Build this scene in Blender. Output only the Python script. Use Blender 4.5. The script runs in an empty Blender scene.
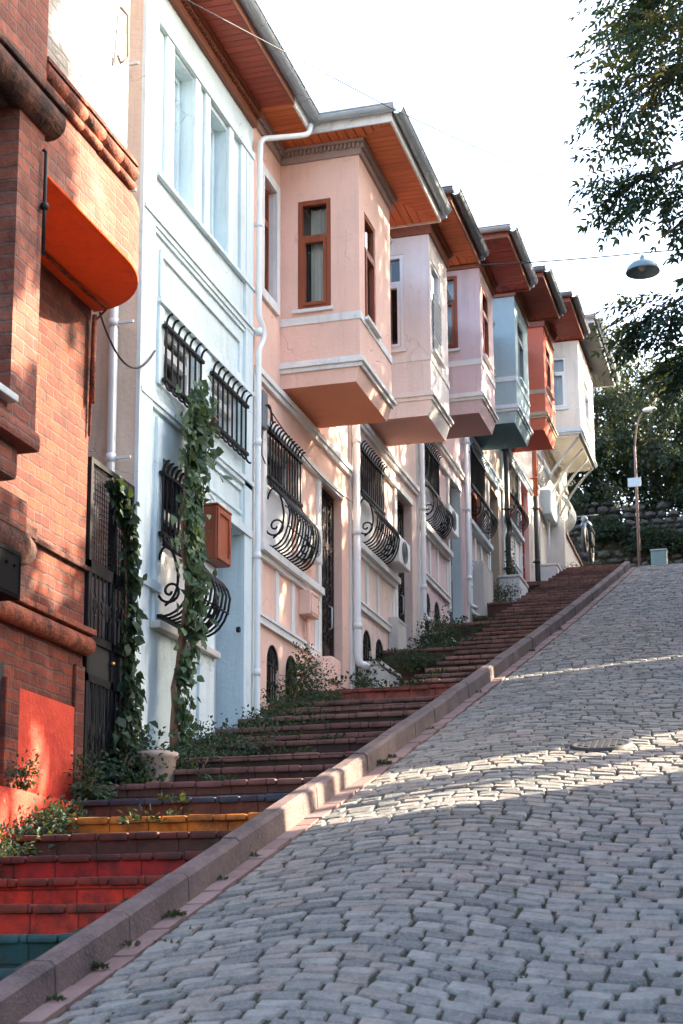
import bpy, bmesh, math, random
from mathutils import Vector, Matrix
random.seed(7)
C=bpy.context.scene.collection
PI=math.pi
U=random.uniform
# ------------------------------------------------------------------ helpers
class MB:
    def __init__(s): s.v=[]; s.f=[]; s.sm=[]
    def face(s,pts,smooth=False):
        b=len(s.v); s.v+=[tuple(p) for p in pts]; s.f.append(tuple(range(b,b+len(pts)))); s.sm.append(smooth); return s
    def mesh(s,vs,fs,smooth=False):
        b=len(s.v); s.v+=[tuple(p) for p in vs]
        for f in fs: s.f.append(tuple(i+b for i in f)); s.sm.append(smooth)
        return s
    def hexa(s,p):   # 8 pts: bottom ring 0-3, top ring 4-7
        return s.mesh(p,[(3,2,1,0),(4,5,6,7),(0,1,5,4),(1,2,6,5),(2,3,7,6),(3,0,4,7)])
    def box(s,x0,x1,y0,y1,z0,z1):
        return s.hexa([(x0,y0,z0),(x1,y0,z0),(x1,y1,z0),(x0,y1,z0),(x0,y0,z1),(x1,y0,z1),(x1,y1,z1),(x0,y1,z1)])
    def bbox(s,x0,x1,y0,y1,z0,z1,b=.01):
        # bevelled box
        b=min(b,(x1-x0)*.4,(y1-y0)*.4,(z1-z0)*.4)
        bm=bmesh.new(); bmesh.ops.create_cube(bm,size=1)
        for v in bm.verts: v.co=Vector(((x0+x1)/2+v.co.x*(x1-x0),(y0+y1)/2+v.co.y*(y1-y0),(z0+z1)/2+v.co.z*(z1-z0)))
        bmesh.ops.bevel(bm,geom=bm.edges[:],offset=b,segments=2,affect='EDGES',profile=.6)
        bm.verts.index_update()
        s.mesh([v.co[:] for v in bm.verts],[[v.index for v in f.verts] for f in bm.faces]); bm.free(); return s
    def prism(s,poly,a,b):   # poly list of 3d pts at offset a (Vector) .. b
        n=len(poly); A=[Vector(p)+Vector(a) for p in poly]; B=[Vector(p)+Vector(b) for p in poly]
        s.mesh(A+B,[tuple(reversed(range(n))),tuple(range(n,2*n))]+[(i,(i+1)%n,n+(i+1)%n,n+i) for i in range(n)]); return s
    def tube(s,path,r,n=6,cap=True,smooth=True):
        P=[Vector(p) for p in path]; m=len(P)
        if not isinstance(r,(list,tuple)): r=[r]*m
        t0=(P[1]-P[0]).normalized(); up=Vector((0,0,1)) if abs(t0.z)<.9 else Vector((0,1,0))
        u=t0.cross(up).normalized(); vs=[]
        for i in range(m):
            t=(P[min(i+1,m-1)]-P[max(i-1,0)])
            t=t.normalized() if t.length>1e-9 else t0
            u=(u-t*u.dot(t)); u=u.normalized() if u.length>1e-6 else t.orthogonal().normalized()
            w=t.cross(u)
            for k in range(n):
                a=2*PI*k/n; vs.append(P[i]+(u*math.cos(a)+w*math.sin(a))*r[i])
        fs=[(i*n+k,i*n+(k+1)%n,(i+1)*n+(k+1)%n,(i+1)*n+k) for i in range(m-1) for k in range(n)]
        s.mesh(vs,fs,smooth)
        if cap: s.mesh(vs[:n],[tuple(reversed(range(n)))]); s.mesh(vs[-n:],[tuple(range(n))])
        return s
    def lathe(s,prof,c,n=20,smooth=True):
        vs=[];m=len(prof)
        for r,z in prof:
            for k in range(n):
                a=2*PI*k/n; vs.append((c[0]+r*math.cos(a),c[1]+r*math.sin(a),c[2]+z))
        s.mesh(vs,[(i*n+k,i*n+(k+1)%n,(i+1)*n+(k+1)%n,(i+1)*n+k) for i in range(m-1) for k in range(n)],smooth); return s
    def sph(s,c,r,n=8,m=6,sc=(1,1,1)):
        vs=[];fs=[]
        for i in range(m+1):
            t=PI*i/m
            for k in range(n):
                a=2*PI*k/n; vs.append((c[0]+r*sc[0]*math.sin(t)*math.cos(a),c[1]+r*sc[1]*math.sin(t)*math.sin(a),c[2]+r*sc[2]*math.cos(t)))
        for i in range(m):
            for k in range(n): fs.append((i*n+k,(i+1)*n+k,(i+1)*n+(k+1)%n,i*n+(k+1)%n))
        return s.mesh(vs,fs,True)
    def build(s,name,mat,parent=None,loc=None):
        if loc is None: loc=parent_world(parent) if parent else Vector((0,0,0))
        loc=Vector(loc)
        me=bpy.data.meshes.new(name); me.from_pydata([(v[0]-loc.x,v[1]-loc.y,v[2]-loc.z) for v in s.v],[],s.f)
        me.polygons.foreach_set('use_smooth',s.sm)
        bm=bmesh.new(); bm.from_mesh(me); bmesh.ops.remove_doubles(bm,verts=bm.verts[:],dist=1e-5) if len(s.f)<6000 else None
        bmesh.ops.recalc_face_normals(bm,faces=bm.faces[:]) if len(s.f)<6000 else None
        bm.to_mesh(me); bm.free()
        me.materials.append(mat); me.update()
        o=bpy.data.objects.new(name,me); C.objects.link(o)
        if parent:
            o.parent=parent; o.location=loc-parent_world(parent)
        else: o.location=loc
        return o
def parent_world(p):
    v=Vector((0,0,0))
    while p is not None: v=v+p.location; p=p.parent
    return v
def thing(name,loc,label,cat,group=None):
    o=bpy.data.objects.new(name,None); C.objects.link(o); o.location=loc; o.empty_display_size=.2
    return tag(o,label,cat,group)
def tag(o,label,cat,group=None):
    o['label']=label; o['category']=cat
    if group: o['group']=group
    return o
def struct(o): o['kind']='structure'; return o
# ------------------------------------------------------------------ materials
class NT:
    def __init__(s,name):
        m=bpy.data.materials.new(name); m.use_nodes=True; s.m=m; s.t=m.node_tree; s.n=s.t.nodes; s.l=s.t.links
        s.b=s.n['Principled BSDF']; s.out=s.n['Material Output']; s.pos=None
    def P(s):
        if not s.pos: s.pos=s.n.new('ShaderNodeNewGeometry')
        return s.pos.outputs['Position']
    def vec(s,scale=(1,1,1),swz=None):
        src=s.P()
        if swz:
            sp=s.n.new('ShaderNodeSeparateXYZ'); s.l.new(src,sp.inputs[0]); cb=s.n.new('ShaderNodeCombineXYZ')
            for i,a in enumerate(swz): s.l.new(sp.outputs[a],cb.inputs[i])
            src=cb.outputs[0]
        if scale==(1,1,1): return src
        mp=s.n.new('ShaderNodeVectorMath'); mp.operation='MULTIPLY'; s.l.new(src,mp.inputs[0]); mp.inputs[1].default_value=scale; return mp.outputs[0]
    def noise(s,scale,detail=4,rough=.6,sc=(1,1,1),dist=0):
        n=s.n.new('ShaderNodeTexNoise'); n.inputs['Scale'].default_value=scale; n.inputs['Detail'].default_value=detail; n.inputs['Roughness'].default_value=rough; n.inputs['Distortion'].default_value=dist
        s.l.new(s.vec(sc),n.inputs['Vector']); return n.outputs['Fac']
    def voro(s,scale,feat='F1',out='Distance',sc=(1,1,1)):
        n=s.n.new('ShaderNodeTexVoronoi'); n.inputs['Scale'].default_value=scale; n.feature=feat; s.l.new(s.vec(sc),n.inputs['Vector']); return n.outputs[out]
    def ramp(s,fac,stops):
        r=s.n.new('ShaderNodeValToRGB'); e=r.color_ramp.elements
        while len(e)<len(stops): e.new(.5)
        for i,(p,c) in enumerate(stops):
            e[i].position=p; e[i].color=(c,c,c,1) if not hasattr(c,'__len__') else (*c,1)
        s.l.new(fac,r.inputs[0]); return r.outputs[0]
    def mix(s,fac,a,b,mode='MIX'):
        n=s.n.new('ShaderNodeMix'); n.data_type='RGBA'; n.blend_type=mode
        for i,x in ((0,fac),(6,a),(7,b)):
            if hasattr(x,'is_linked'): s.l.new(x,n.inputs[i])
            elif i==0: n.inputs[0].default_value=x
            else: n.inputs[i].default_value=(*x,1)
        return n.outputs[2]
    def math(s,op,a,b=0):
        n=s.n.new('ShaderNodeMath'); n.operation=op
        for i,x in ((0,a),(1,b)):
            if hasattr(x,'is_linked'): s.l.new(x,n.inputs[i])
            else: n.inputs[i].default_value=x
        return n.outputs[0]
    def bump(s,h,st=.3,d=.02):
        n=s.n.new('ShaderNodeBump'); n.inputs['Strength'].default_value=st; n.inputs['Distance'].default_value=d; s.l.new(h,n.inputs['Height']); s.l.new(n.outputs[0],s.b.inputs['Normal']); return n
    def set(s,col=None,rough=.8,metal=0,spec=.3):
        if col is not None:
            if hasattr(col,'is_linked'): s.l.new(col,s.b.inputs['Base Color'])
            else: s.b.inputs['Base Color'].default_value=(*col,1)
        if hasattr(rough,'is_linked'): s.l.new(rough,s.b.inputs['Roughness'])
        else: s.b.inputs['Roughness'].default_value=rough
        s.b.inputs['Metallic'].default_value=metal; s.b.inputs['Specular IOR Level'].default_value=spec
        return s.m
def sh(c,k): return tuple(max(0,min(1,x*k)) for x in c)
def plaster(name,c,dirt=.35,dcol=None):
    t=NT(name)
    n1=t.noise(1.3,5,.62); n2=t.noise(3,4,.7,(2.2,2.2,.22)); n3=t.noise(28,3,.6); n4=t.noise(5.5,6,.72)
    dc=dcol or tuple(.55*x+.12 for x in sh(c,.7))
    a=t.mix(t.ramp(n1,[(.32,0),(.72,1)]),sh(c,.9),sh(c,1.05))
    a=t.mix(t.math('MULTIPLY',t.ramp(n2,[(.5,0),(.78,1)]),dirt),a,dc)
    a=t.mix(t.math('MULTIPLY',t.ramp(n4,[(.62,0),(.7,1)]),dirt*.8),a,sh(dc,.8))
    vr=t.n.new('ShaderNodeTexVoronoi'); vr.feature='DISTANCE_TO_EDGE'; vr.inputs['Scale'].default_value=.9
    wn=t.n.new('ShaderNodeTexNoise'); wn.inputs['Scale'].default_value=2.2; wn.inputs['Detail'].default_value=6; t.l.new(t.P(),wn.inputs['Vector'])
    wv=t.n.new('ShaderNodeVectorMath'); wv.operation='MULTIPLY_ADD'; t.l.new(wn.outputs['Color'],wv.inputs[0]); wv.inputs[1].default_value=(.9,.9,.9); t.l.new(t.P(),wv.inputs[2]); t.l.new(wv.outputs[0],vr.inputs['Vector'])
    ck=t.math('MULTIPLY',t.ramp(vr.outputs['Distance'],[(.0,1),(.010,0)]),t.ramp(n1,[(.5,0),(.6,1)]))
    a=t.mix(t.math('MULTIPLY',ck,.3),a,sh(dc,.55))
    n6=t.noise(11,5,.7,(1.6,1.6,.10)); a=t.mix(t.math('MULTIPLY',t.ramp(n6,[(.56,0),(.74,1)]),dirt*.8),a,sh(dc,.75))
    h=t.math('ADD',t.math('MULTIPLY',n3,.35),t.math('MULTIPLY',n1,1.2)); h=t.math('ADD',h,t.math('MULTIPLY',n4,.5)); h=t.math('SUBTRACT',h,t.math('MULTIPLY',ck,.6))
    t.bump(h,.5,.025)
    return t.set(a,.85,0,.25)
def painted(name,c,rough=.5,metal=0,var=.12,scale=9):
    t=NT(name); n=t.noise(scale,5,.65)
    a=t.mix(n,sh(c,1-var),sh(c,1+var)); m2=t.noise(40,2)
    t.bump(m2,.12,.004)
    return t.set(a,t.math('ADD',t.math('MULTIPLY',n,.3),rough-.15),metal,.4)
def wood(name,c,axis='z'):
    t=NT(name); sc={'z':(9,9,.7),'x':(.7,9,9),'y':(9,.7,9)}[axis]
    n=t.noise(2.5,5,.6,sc,.6); n2=t.noise(.9,2); n3=t.noise(30,3,.5,sc)
    isl=t.n.new('ShaderNodeNewGeometry').outputs['Random Per Island']
    a=t.mix(t.ramp(n,[(.3,0),(.75,1)]),sh(c,.68),sh(c,1.18)); a=t.mix(t.math('MULTIPLY',isl,.28),a,sh(c,.55))
    t.bump(n3,.2,.004)
    return t.set(a,.5,0,.35)
def brickmat(name,c1,c2,mort,bw=.235,bh=.082,swz=(1,2,0),white=0.0,dirt=.5):
    t=NT(name); br=t.n.new('ShaderNodeTexBrick'); br.inputs['Scale'].default_value=1
    vv=t.vec((1,1,1),swz)
    wob=t.n.new('ShaderNodeTexNoise'); wob.inputs['Scale'].default_value=7; wob.inputs['Detail'].default_value=3; t.l.new(t.P(),wob.inputs['Vector'])
    sb=t.n.new('ShaderNodeVectorMath'); sb.operation='MULTIPLY_ADD'; t.l.new(wob.outputs['Color'],sb.inputs[0]); sb.inputs[1].default_value=(.045,.034,.0); t.l.new(vv,sb.inputs[2])
    t.l.new(sb.outputs[0],br.inputs['Vector'])
    br.inputs['Color1'].default_value=(*c1,1); br.inputs['Color2'].default_value=(*c2,1); br.inputs['Mortar'].default_value=(*mort,1)
    br.inputs['Brick Width'].default_value=bw; br.inputs['Row Height'].default_value=bh; br.inputs['Mortar Size'].default_value=.010; br.inputs['Mortar Smooth'].default_value=.35; br.inputs['Bias'].default_value=-.05
    n=t.noise(4.5,6,.7); n2=t.noise(26,4,.7); n3=t.noise(1.1,4,.6)
    a=t.mix(t.ramp(n2,[(.3,0),(.8,1)]),br.outputs['Color'],sh(c1,.45),'MIX') if white==0 else br.outputs['Color']
    if white==0:
        a=t.mix(.55,br.outputs['Color'],a)
        a=t.mix(t.math('MULTIPLY',t.ramp(n,[(.44,0),(.66,1)]),dirt),a,(.045,.03,.027))
        a=t.mix(t.math('MULTIPLY',t.ramp(n3,[(.55,0),(.8,1)]),.4),a,(.42,.30,.25))
    else:
        a=t.mix(t.math('MULTIPLY',t.ramp(n,[(.55,0),(.7,1)]),.35),a,(.5,.42,.38))
    h=t.math('SUBTRACT',t.math('MULTIPLY',n2,.5),t.math('MULTIPLY',br.outputs['Fac'],1.0)); h=t.math('ADD',h,t.math('MULTIPLY',n,.6))
    t.bump(h,.9,.028)
    return t.set(a,.88,0,.2)
def leafmat(name,c,c2,trans=.35):
    t=NT(name); isl=t.n.new('ShaderNodeNewGeometry').outputs['Random Per Island']
    a=t.mix(isl,c,c2); n=t.noise(1.2,3); a=t.mix(t.math('MULTIPLY',n,.5),a,sh(c,.6))
    t.set(a,.62,0,.3)
    tr=t.n.new('ShaderNodeBsdfTranslucent'); t.l.new(t.mix(.3,a,(.25,.3,.03)),tr.inputs[0])
    mx=t.n.new('ShaderNodeMixShader'); mx.inputs[0].default_value=trans; t.l.new(t.b.outputs[0],mx.inputs[1]); t.l.new(tr.outputs[0],mx.inputs[2]); t.l.new(mx.outputs[0],t.out.inputs[0])
    return t.m
def glassmat(name):
    t=NT(name); m=t.set((.02,.025,.03),.03,0,.5)
    tp=t.n.new('ShaderNodeBsdfTransparent'); tp.inputs[0].default_value=(.75,.8,.8,1)
    g=t.n.new('ShaderNodeBsdfGlossy'); g.inputs['Roughness'].default_value=.02
    fr=t.n.new('ShaderNodeFresnel'); fr.inputs[0].default_value=1.75
    mx=t.n.new('ShaderNodeMixShader'); t.l.new(fr.outputs[0],mx.inputs[0]); t.l.new(tp.outputs[0],mx.inputs[1]); t.l.new(g.outputs[0],mx.inputs[2]); t.l.new(mx.outputs[0],t.out.inputs[0])
    return m
M={}
M['blue']=plaster('pale_blue_plaster',(.62,.74,.765),.4)
M['bluetrim']=plaster('pale_trim_paint',(.66,.77,.80),.4)
M['pink']=plaster('pink_plaster',(.85,.565,.46),.32,(.62,.42,.36))
M['pinksof']=plaster('salmon_bounce_tint',(.88,.36,.20),.15)  # pink bay underside: light bounced off the street is put into this colour
M['white']=plaster('white_trim_paint',(.78,.78,.76),.42)
M['rose']=plaster('rose_plaster',(.80,.63,.57),.55)
M['palegrey']=plaster('pale_grey_pink_plaster',(.78,.73,.71),.35)
M['rosesof']=plaster('rose_bounce_tint',(.72,.40,.33),.2)  # rose bay underside, tinted warmer to stand for bounced light
M['lilac']=plaster('lilac_plaster',(.70,.54,.54),.55)
M['lilacsof']=plaster('dusky_bounce_tint',(.50,.29,.27),.2)  # underside of the lilac bay; warm bounced light mixed into its colour
M['teal']=plaster('teal_plaster',(.36,.50,.53),.25)
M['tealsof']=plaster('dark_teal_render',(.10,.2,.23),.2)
M['tan']=plaster('tan_plaster',(.52,.42,.34),.5)
M['coral']=plaster('coral_plaster',(.62,.17,.11),.25)
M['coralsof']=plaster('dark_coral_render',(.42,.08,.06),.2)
M['cream']=plaster('cream_plaster',(.80,.75,.66),.35)
M['creamwall']=plaster('old_cream_plaster',(.68,.56,.46),.35)
M['redpl']=plaster('red_plaster',(.55,.055,.03),.4,(.22,.03,.02))
t=NT('peeling_red_plaster'); n=t.noise(3.2,7,.72); n2=t.noise(16,5,.7); a=t.mix(t.ramp(n,[(.3,0),(.7,1)]),(.44,.035,.022),(.62,.075,.035)); pk=t.ramp(n,[(.665,0),(.69,1)]); a=t.mix(pk,a,(.48,.36,.31)); a=t.mix(t.math('MULTIPLY',t.ramp(n2,[(.6,0),(.75,1)]),.5),a,(.2,.03,.02)); t.bump(t.math('SUBTRACT',t.math('ADD',n,t.math('MULTIPLY',n2,.5)),t.math('MULTIPLY',pk,.3)),.9,.03); M['redpeel']=t.set(a,.75,0,.3)
M['orangepl']=plaster('orange_render_bounce',(.80,.115,.024),.35,(.40,.06,.02))  # orange render, made more vivid to carry the bounced light below the bay
M['brick']=brickmat('red_brick',(.27,.066,.036),(.105,.033,.027),(.13,.09,.078),dirt=.8)
M['brickp']=brickmat('worn_pink_brick',(.33,.11,.072),(.17,.058,.043),(.19,.13,.11),dirt=.5)
M['wbrick']=brickmat('white_painted_brick',(.80,.78,.76),(.76,.74,.72),(.70,.67,.65),white=1)
t=NT('sooty_terracotta'); n=t.noise(7,6,.72); n2=t.noise(30,4,.7); a=t.mix(t.ramp(n,[(.36,0),(.62,1)]),(.34,.10,.06),(.06,.032,.026)); a=t.mix(t.math('MULTIPLY',t.ramp(n2,[(.55,0),(.75,1)]),.5),a,(.40,.2,.14)); t.bump(t.math('ADD',n,n2),.8,.025); M['terra']=t.set(a,.85,0,.2)
t=NT('sooty_stone'); n=t.noise(6,6,.72); n2=t.noise(30,4,.7); a=t.mix(t.ramp(n,[(.4,0),(.7,1)]),(.035,.02,.018),(.16,.07,.05)); t.bump(t.math('ADD',n,n2),.8,.025); M['brownstone']=t.set(a,.9,0,.2)
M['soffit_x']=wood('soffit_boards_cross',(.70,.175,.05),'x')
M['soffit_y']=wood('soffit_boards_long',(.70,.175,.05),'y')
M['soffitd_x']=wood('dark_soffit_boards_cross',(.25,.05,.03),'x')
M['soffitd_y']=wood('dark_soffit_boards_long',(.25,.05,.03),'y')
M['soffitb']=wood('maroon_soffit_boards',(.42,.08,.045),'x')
M['trimwood']=wood('brown_trim_wood',(.26,.085,.045),'y')
M['frame']=wood('brown_window_wood',(.30,.075,.03),'z')
M['boxwood']=wood('red_box_wood',(.33,.085,.04),'z')
M['darkdoor']=painted('dark_door_paint',(.035,.022,.02),.4)
M['iron']=painted('black_iron',(.011,.012,.014),.5,0,.3,20); M['iron'].node_tree.nodes['Principled BSDF'].inputs['Specular IOR Level'].default_value=.2
M['ironw']=painted('white_iron',(.55,.6,.6),.5,0,.1,20)
M['zinc']=painted('zinc_gutter',(.40,.46,.49),.45,.25,.25,5)
M['zincd']=painted('weathered_zinc',(.18,.21,.235),.55,.2,.3,6)
M['pipew']=painted('white_pipe',(.74,.77,.77),.45,0,.08,6)
M['pipeb']=painted('black_pipe',(.02,.024,.024),.4,0,.3,6)
M['copper']=painted('red_pipe',(.42,.11,.05),.5)
M['pvc']=painted('white_plastic',(.78,.79,.78),.4,0,.05)
M['glass']=glassmat('window_glass')
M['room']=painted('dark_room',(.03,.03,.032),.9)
M['greyshut']=painted('grey_shutter',(.18,.20,.215),.55)
t=NT('curtain_cloth'); M['curtain']=t.set((.72,.72,.71),.9)
M['concrete']=plaster('pale_concrete',(.58,.56,.53),.6)
M['rooftile']=painted('roof_tile',(.28,.10,.06),.8,0,.4,10)
M['greysof']=painted('grey_soffit',(.10,.105,.115),.7,0,.25,3)
M['ivy']=leafmat('ivy_leaf',(.016,.042,.026),(.04,.085,.045),.2)
M['vine']=leafmat('vine_leaf',(.04,.085,.05),(.11,.18,.10),.25)
M['bushl']=leafmat('bush_leaf',(.022,.05,.028),(.065,.095,.045),.25)
M['duskcorn']=painted('dusky_cornice_paint',(.36,.27,.25),.8,0,.3,20)
M['treel']=leafmat('ash_leaf',(.022,.06,.048),(.05,.10,.065),.3)
M['treey']=leafmat('ash_leaf_yellowing',(.16,.13,.03),(.28,.2,.04),.3)
M['farl']=leafmat('far_leaf',(.012,.029,.018),(.042,.06,.03),.2)
M['farl2']=leafmat('far_leaf_olive',(.03,.044,.024),(.08,.09,.045),.2)
M['bark']=painted('bark',(.10,.075,.055),.9,0,.5,14)
M['stem']=painted('woody_stem',(.20,.11,.07),.85,0,.4,18)
M['cable']=painted('cable_rubber',(.03,.028,.03),.6)
M['tealmetal']=painted('teal_enamel',(.15,.24,.27),.4)
M['rust']=painted('rusty_pole',(.17,.12,.10),.8,0,.4,10)
def rough_rock(name,c1,c2,moss=(.05,.06,.04)):
    t=NT(name); n=t.noise(5,6,.7); n2=t.noise(26,4,.7); n3=t.noise(.7,4,.6)
    isl=t.n.new('ShaderNodeNewGeometry').outputs['Random Per Island']
    a=t.mix(isl,c1,c2); a=t.mix(t.ramp(n,[(.35,0),(.7,1)]),a,sh(c1,.6)); a=t.mix(t.math('MULTIPLY',t.ramp(n3,[(.5,0),(.62,1)]),.7),a,moss)
    t.bump(t.math('ADD',n,t.math('MULTIPLY',n2,.4)),.6,.03); return t.set(a,.85,0,.3)
M['rock']=rough_rock('wall_stone',(.06,.06,.06),(.17,.155,.145))
M['earth']=rough_rock('earth',(.09,.07,.05),(.12,.10,.07),(.05,.055,.03))
# setts
t=NT('granite_sett'); isl=t.n.new('ShaderNodeNewGeometry').outputs['Random Per Island']
w=t.n.new('ShaderNodeTexWhiteNoise'); w.noise_dimensions='1D'; t.l.new(isl,w.inputs['W'])
n=t.noise(9,6,.7); n2=t.noise(60,4,.7); n3=t.noise(.8,4,.6)
a=t.ramp(w.outputs['Value'],[(0,(.10,.103,.094)),(.25,(.18,.18,.16)),(.6,(.285,.277,.245)),(.84,(.255,.205,.165)),(1,(.20,.208,.186))])
a=t.mix(t.math('MULTIPLY',t.ramp(n,[(.4,0),(.68,1)]),.75),a,(.085,.088,.09)); a=t.mix(t.math('MULTIPLY',t.ramp(n3,[(.5,0),(.75,1)]),.3),a,(.36,.27,.24))
a=t.mix(t.math('MULTIPLY',t.ramp(n2,[(.45,0),(.75,1)]),.5),a,(.36,.36,.355))
t.bump(t.math('ADD',n,t.math('MULTIPLY',n2,.35)),.9,.03); M['sett']=t.set(a,.74,0,.35)
t=NT('joint_soil'); n=t.noise(3.5,5,.7); n2=t.noise(40,4,.7)
a=t.mix(t.ramp(n,[(.4,0),(.6,1)]),(.045,.04,.034),(.035,.05,.022)); a=t.mix(t.math('MULTIPLY',n2,.4),a,(.10,.08,.06)); t.bump(n2,.8,.02); M['joint']=t.set(a,.95,0,.1)
def stepmat(name,c,dirt=.6,moss=.4):
    t=NT(name); br=t.n.new('ShaderNodeTexBrick'); br.inputs['Scale'].default_value=1; t.l.new(t.vec((1,1,1),(0,2,1)),br.inputs['Vector'])
    br.inputs['Brick Width'].default_value=.27; br.inputs['Row Height'].default_value=.4; br.inputs['Mortar Size'].default_value=.006; br.inputs['Mortar Smooth'].default_value=.5
    br.inputs['Color1'].default_value=(*sh(c,1.1),1); br.inputs['Color2'].default_value=(*sh(c,.82),1); br.inputs['Mortar'].default_value=(*sh(c,.4),1)
    n=t.noise(6,6,.72); n2=t.noise(2.2,5,.65); n3=t.noise(34,4,.7)
    a=t.mix(t.math('MULTIPLY',t.ramp(n,[(.42,0),(.66,1)]),dirt),br.outputs['Color'],(.03,.02,.018))
    a=t.mix(t.math('MULTIPLY',t.ramp(n2,[(.52,0),(.7,1)]),moss),a,(.03,.04,.018))
    h=t.math('ADD',t.math('MULTIPLY',n,.6),t.math('MULTIPLY',n3,.4)); h=t.math('SUBTRACT',h,t.math('MULTIPLY',br.outputs['Fac'],.5)); t.bump(h,.6,.015)
    return t.set(a,.8,0,.3)
t=NT('kerb_stone'); n=t.noise(3,6,.68); n2=t.noise(45,4,.7); isl=t.n.new('ShaderNodeNewGeometry').outputs['Random Per Island']
a=t.mix(isl,(.13,.098,.092),(.175,.122,.112)); a=t.mix(t.math('MULTIPLY',t.ramp(n,[(.4,0),(.65,1)]),.75),a,(.05,.04,.04)); a=t.mix(t.math('MULTIPLY',t.ramp(n2,[(.5,0),(.8,1)]),.35),a,(.33,.28,.26)); t.bump(t.math('ADD',n,n2),.7,.02); M['kerb']=t.set(a,.8,0,.3)
t=NT('gutter_brick'); n=t.noise(4,6,.68); n2=t.noise(45,4,.7); isl=t.n.new('ShaderNodeNewGeometry').outputs['Random Per Island']
a=t.mix(isl,(.22,.135,.12),(.28,.19,.17)); a=t.mix(t.math('MULTIPLY',t.ramp(n,[(.45,0),(.75,1)]),.6),a,(.13,.09,.08)); t.bump(t.math('ADD',n,n2),.4,.01); M['gut']=t.set(a,.85,0,.25)
# ------------------------------------------------------------------ terrain profile
YC=33.2
def kz(Y):
    q=lambda y: .000571449*y*y+.28277649*y-1.79678935
    if Y<=YC: return q(Y)
    e=Y-YC; m=min(e,1.0); return q(YC)+.32*e-.045*m*m-(.09*(e-1) if e>1 else 0)
def gz(Y): return kz(Y)-.155          # street surface
XF=0.0; XK0,XK1,XG=1.80,1.90,2.03
# ------------------------------------------------------------------ ground, setts, kerb, stairs
ys=[-14+ i*.5 for i in range(0,116)]
mb=MB()
for a,b in zip(ys[:-1],ys[1:]):
    mb.face([(1.5,a,gz(a)-.014),(11.2,a,gz(a)-.014),(11.2,b,gz(b)-.014),(1.5,b,gz(b)-.014)],True)
struct(mb.build('road_bed',M['joint']))
# wide terrain below everything
mb=MB(); xs=[-400,-60,-8,-1,1.5,11,30,90,400]; yy=[-200,-60,-14,0,8,16,24,33,40,60,120,400]
def tz(x,y):
    b=gz(max(-14,min(y,46)))-.55
    return b-.9*(1 if x<-.5 or x>11.5 else 0)*(0 if -20<y<43 else 1)
vs=[(x,y,tz(x,y)) for y in yy for x in xs]; n=len(xs)
mb.mesh(vs,[(j*n+i,j*n+i+1,(j+1)*n+i+1,(j+1)*n+i) for j in range(len(yy)-1) for i in range(n-1)],True)
struct(mb.build('ground',M['earth']))
# setts: real stones in gently arched courses
mb=MB(); rng=random.Random(11)
def arc(x): return .58*math.exp(-((x-3.0)/.85)**2)+.42*math.exp(-((x-6.2)/1.0)**2)+.03*math.sin(x*3.3)
r=0; y=-1.5
while y<35.8:
    h=rng.uniform(.100,.128); x=XG+.012-rng.uniform(0,.1) ; first=True
    while x<7.5:
        w=rng.uniform(.125,.20)
        if rng.random()<.06: w*=1.35
        x0=max(x,XG+.012); x1=x+w
        if x1-x0<.045: x=x1; continue
        g=rng.uniform(.005,.010); tl=rng.uniform(-.005,.006)
        dz=[tl+rng.uniform(-.004,.004) for _ in range(4)]
        gy=g+rng.uniform(.002,.005); cs=[(x0+g,y+gy),(x1-g,y+gy),(x1-g,y+h-gy),(x0+g,y+h-gy)]
        P=[]
        for (px,py) in cs:
            jx=rng.uniform(-.010,.010); jy=rng.uniform(-.006,.006)
            P.append((px+jx if px>XG+.05 else px,py+jy+arc(px)))
        if P[0][1]>40: x=x1; continue
        cx=sum(p[0] for p in P)/4; cy=sum(p[1] for p in P)/4
        k=[]   # 8-gon rounded outline
        for i in range(4):
            p=P[i]; a=P[i-1]; b=P[(i+1)%4]; f=rng.uniform(.05,.15)
            k.append((p[0]+(a[0]-p[0])*f,p[1]+(a[1]-p[1])*f,dz[i])); k.append((p[0]+(b[0]-p[0])*f,p[1]+(b[1]-p[1])*f,dz[i]))
        b0=[(q[0],q[1],gz(q[1])-.04) for q in k]
        b1=[(q[0],q[1],gz(q[1])-.006+q[2]*.9) for q in k]
        t=.085+rng.uniform(-.025,.025)
        b2=[(q[0]+(cx-q[0])*t,q[1]+(cy-q[1])*t,gz(q[1]+(cy-q[1])*t)+.004+q[2]) for q in k]
        v0=len(mb.v)
        mb.v+=b0+b1+b2
        for i in range(8):
            j=(i+1)%8
            mb.f.append((v0+i,v0+j,v0+8+j,v0+8+i)); mb.sm.append(False)
            mb.f.append((v0+8+i,v0+8+j,v0+16+j,v0+16+i)); mb.sm.append(False)
        mb.f.append(tuple(v0+16+i for i in range(8))); mb.sm.append(False)
        x=x1
    y+=h
road=struct(mb.build('cobbled_road',M['sett']))
# manhole cover
def on_slope(Y): return math.atan((gz(Y+.1)-gz(Y-.1))/.2)
mh=MB(); mh.lathe([(0,.010),(.19,.010),(.20,.016),(.235,.016),(.24,-.02)],(0,0,0),28)
for i in range(-3,4):
    for j in range(-3,4):
        if i*i+j*j<11: mh.box(i*.05-.017,i*.05+.017,j*.05-.017,j*.05+.017,.010,.017)
o=mh.build('manhole_cover',painted('cast_iron',(.05,.05,.05),.6,.4,.4,20),None,(0,0,0)); o.location=(3.55,12.35,gz(12.35)+.012); o.rotation_euler=(on_slope(12.35),0,0)
tag(o,'round dark iron manhole cover set in the grey cobbled road','manhole cover')
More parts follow.
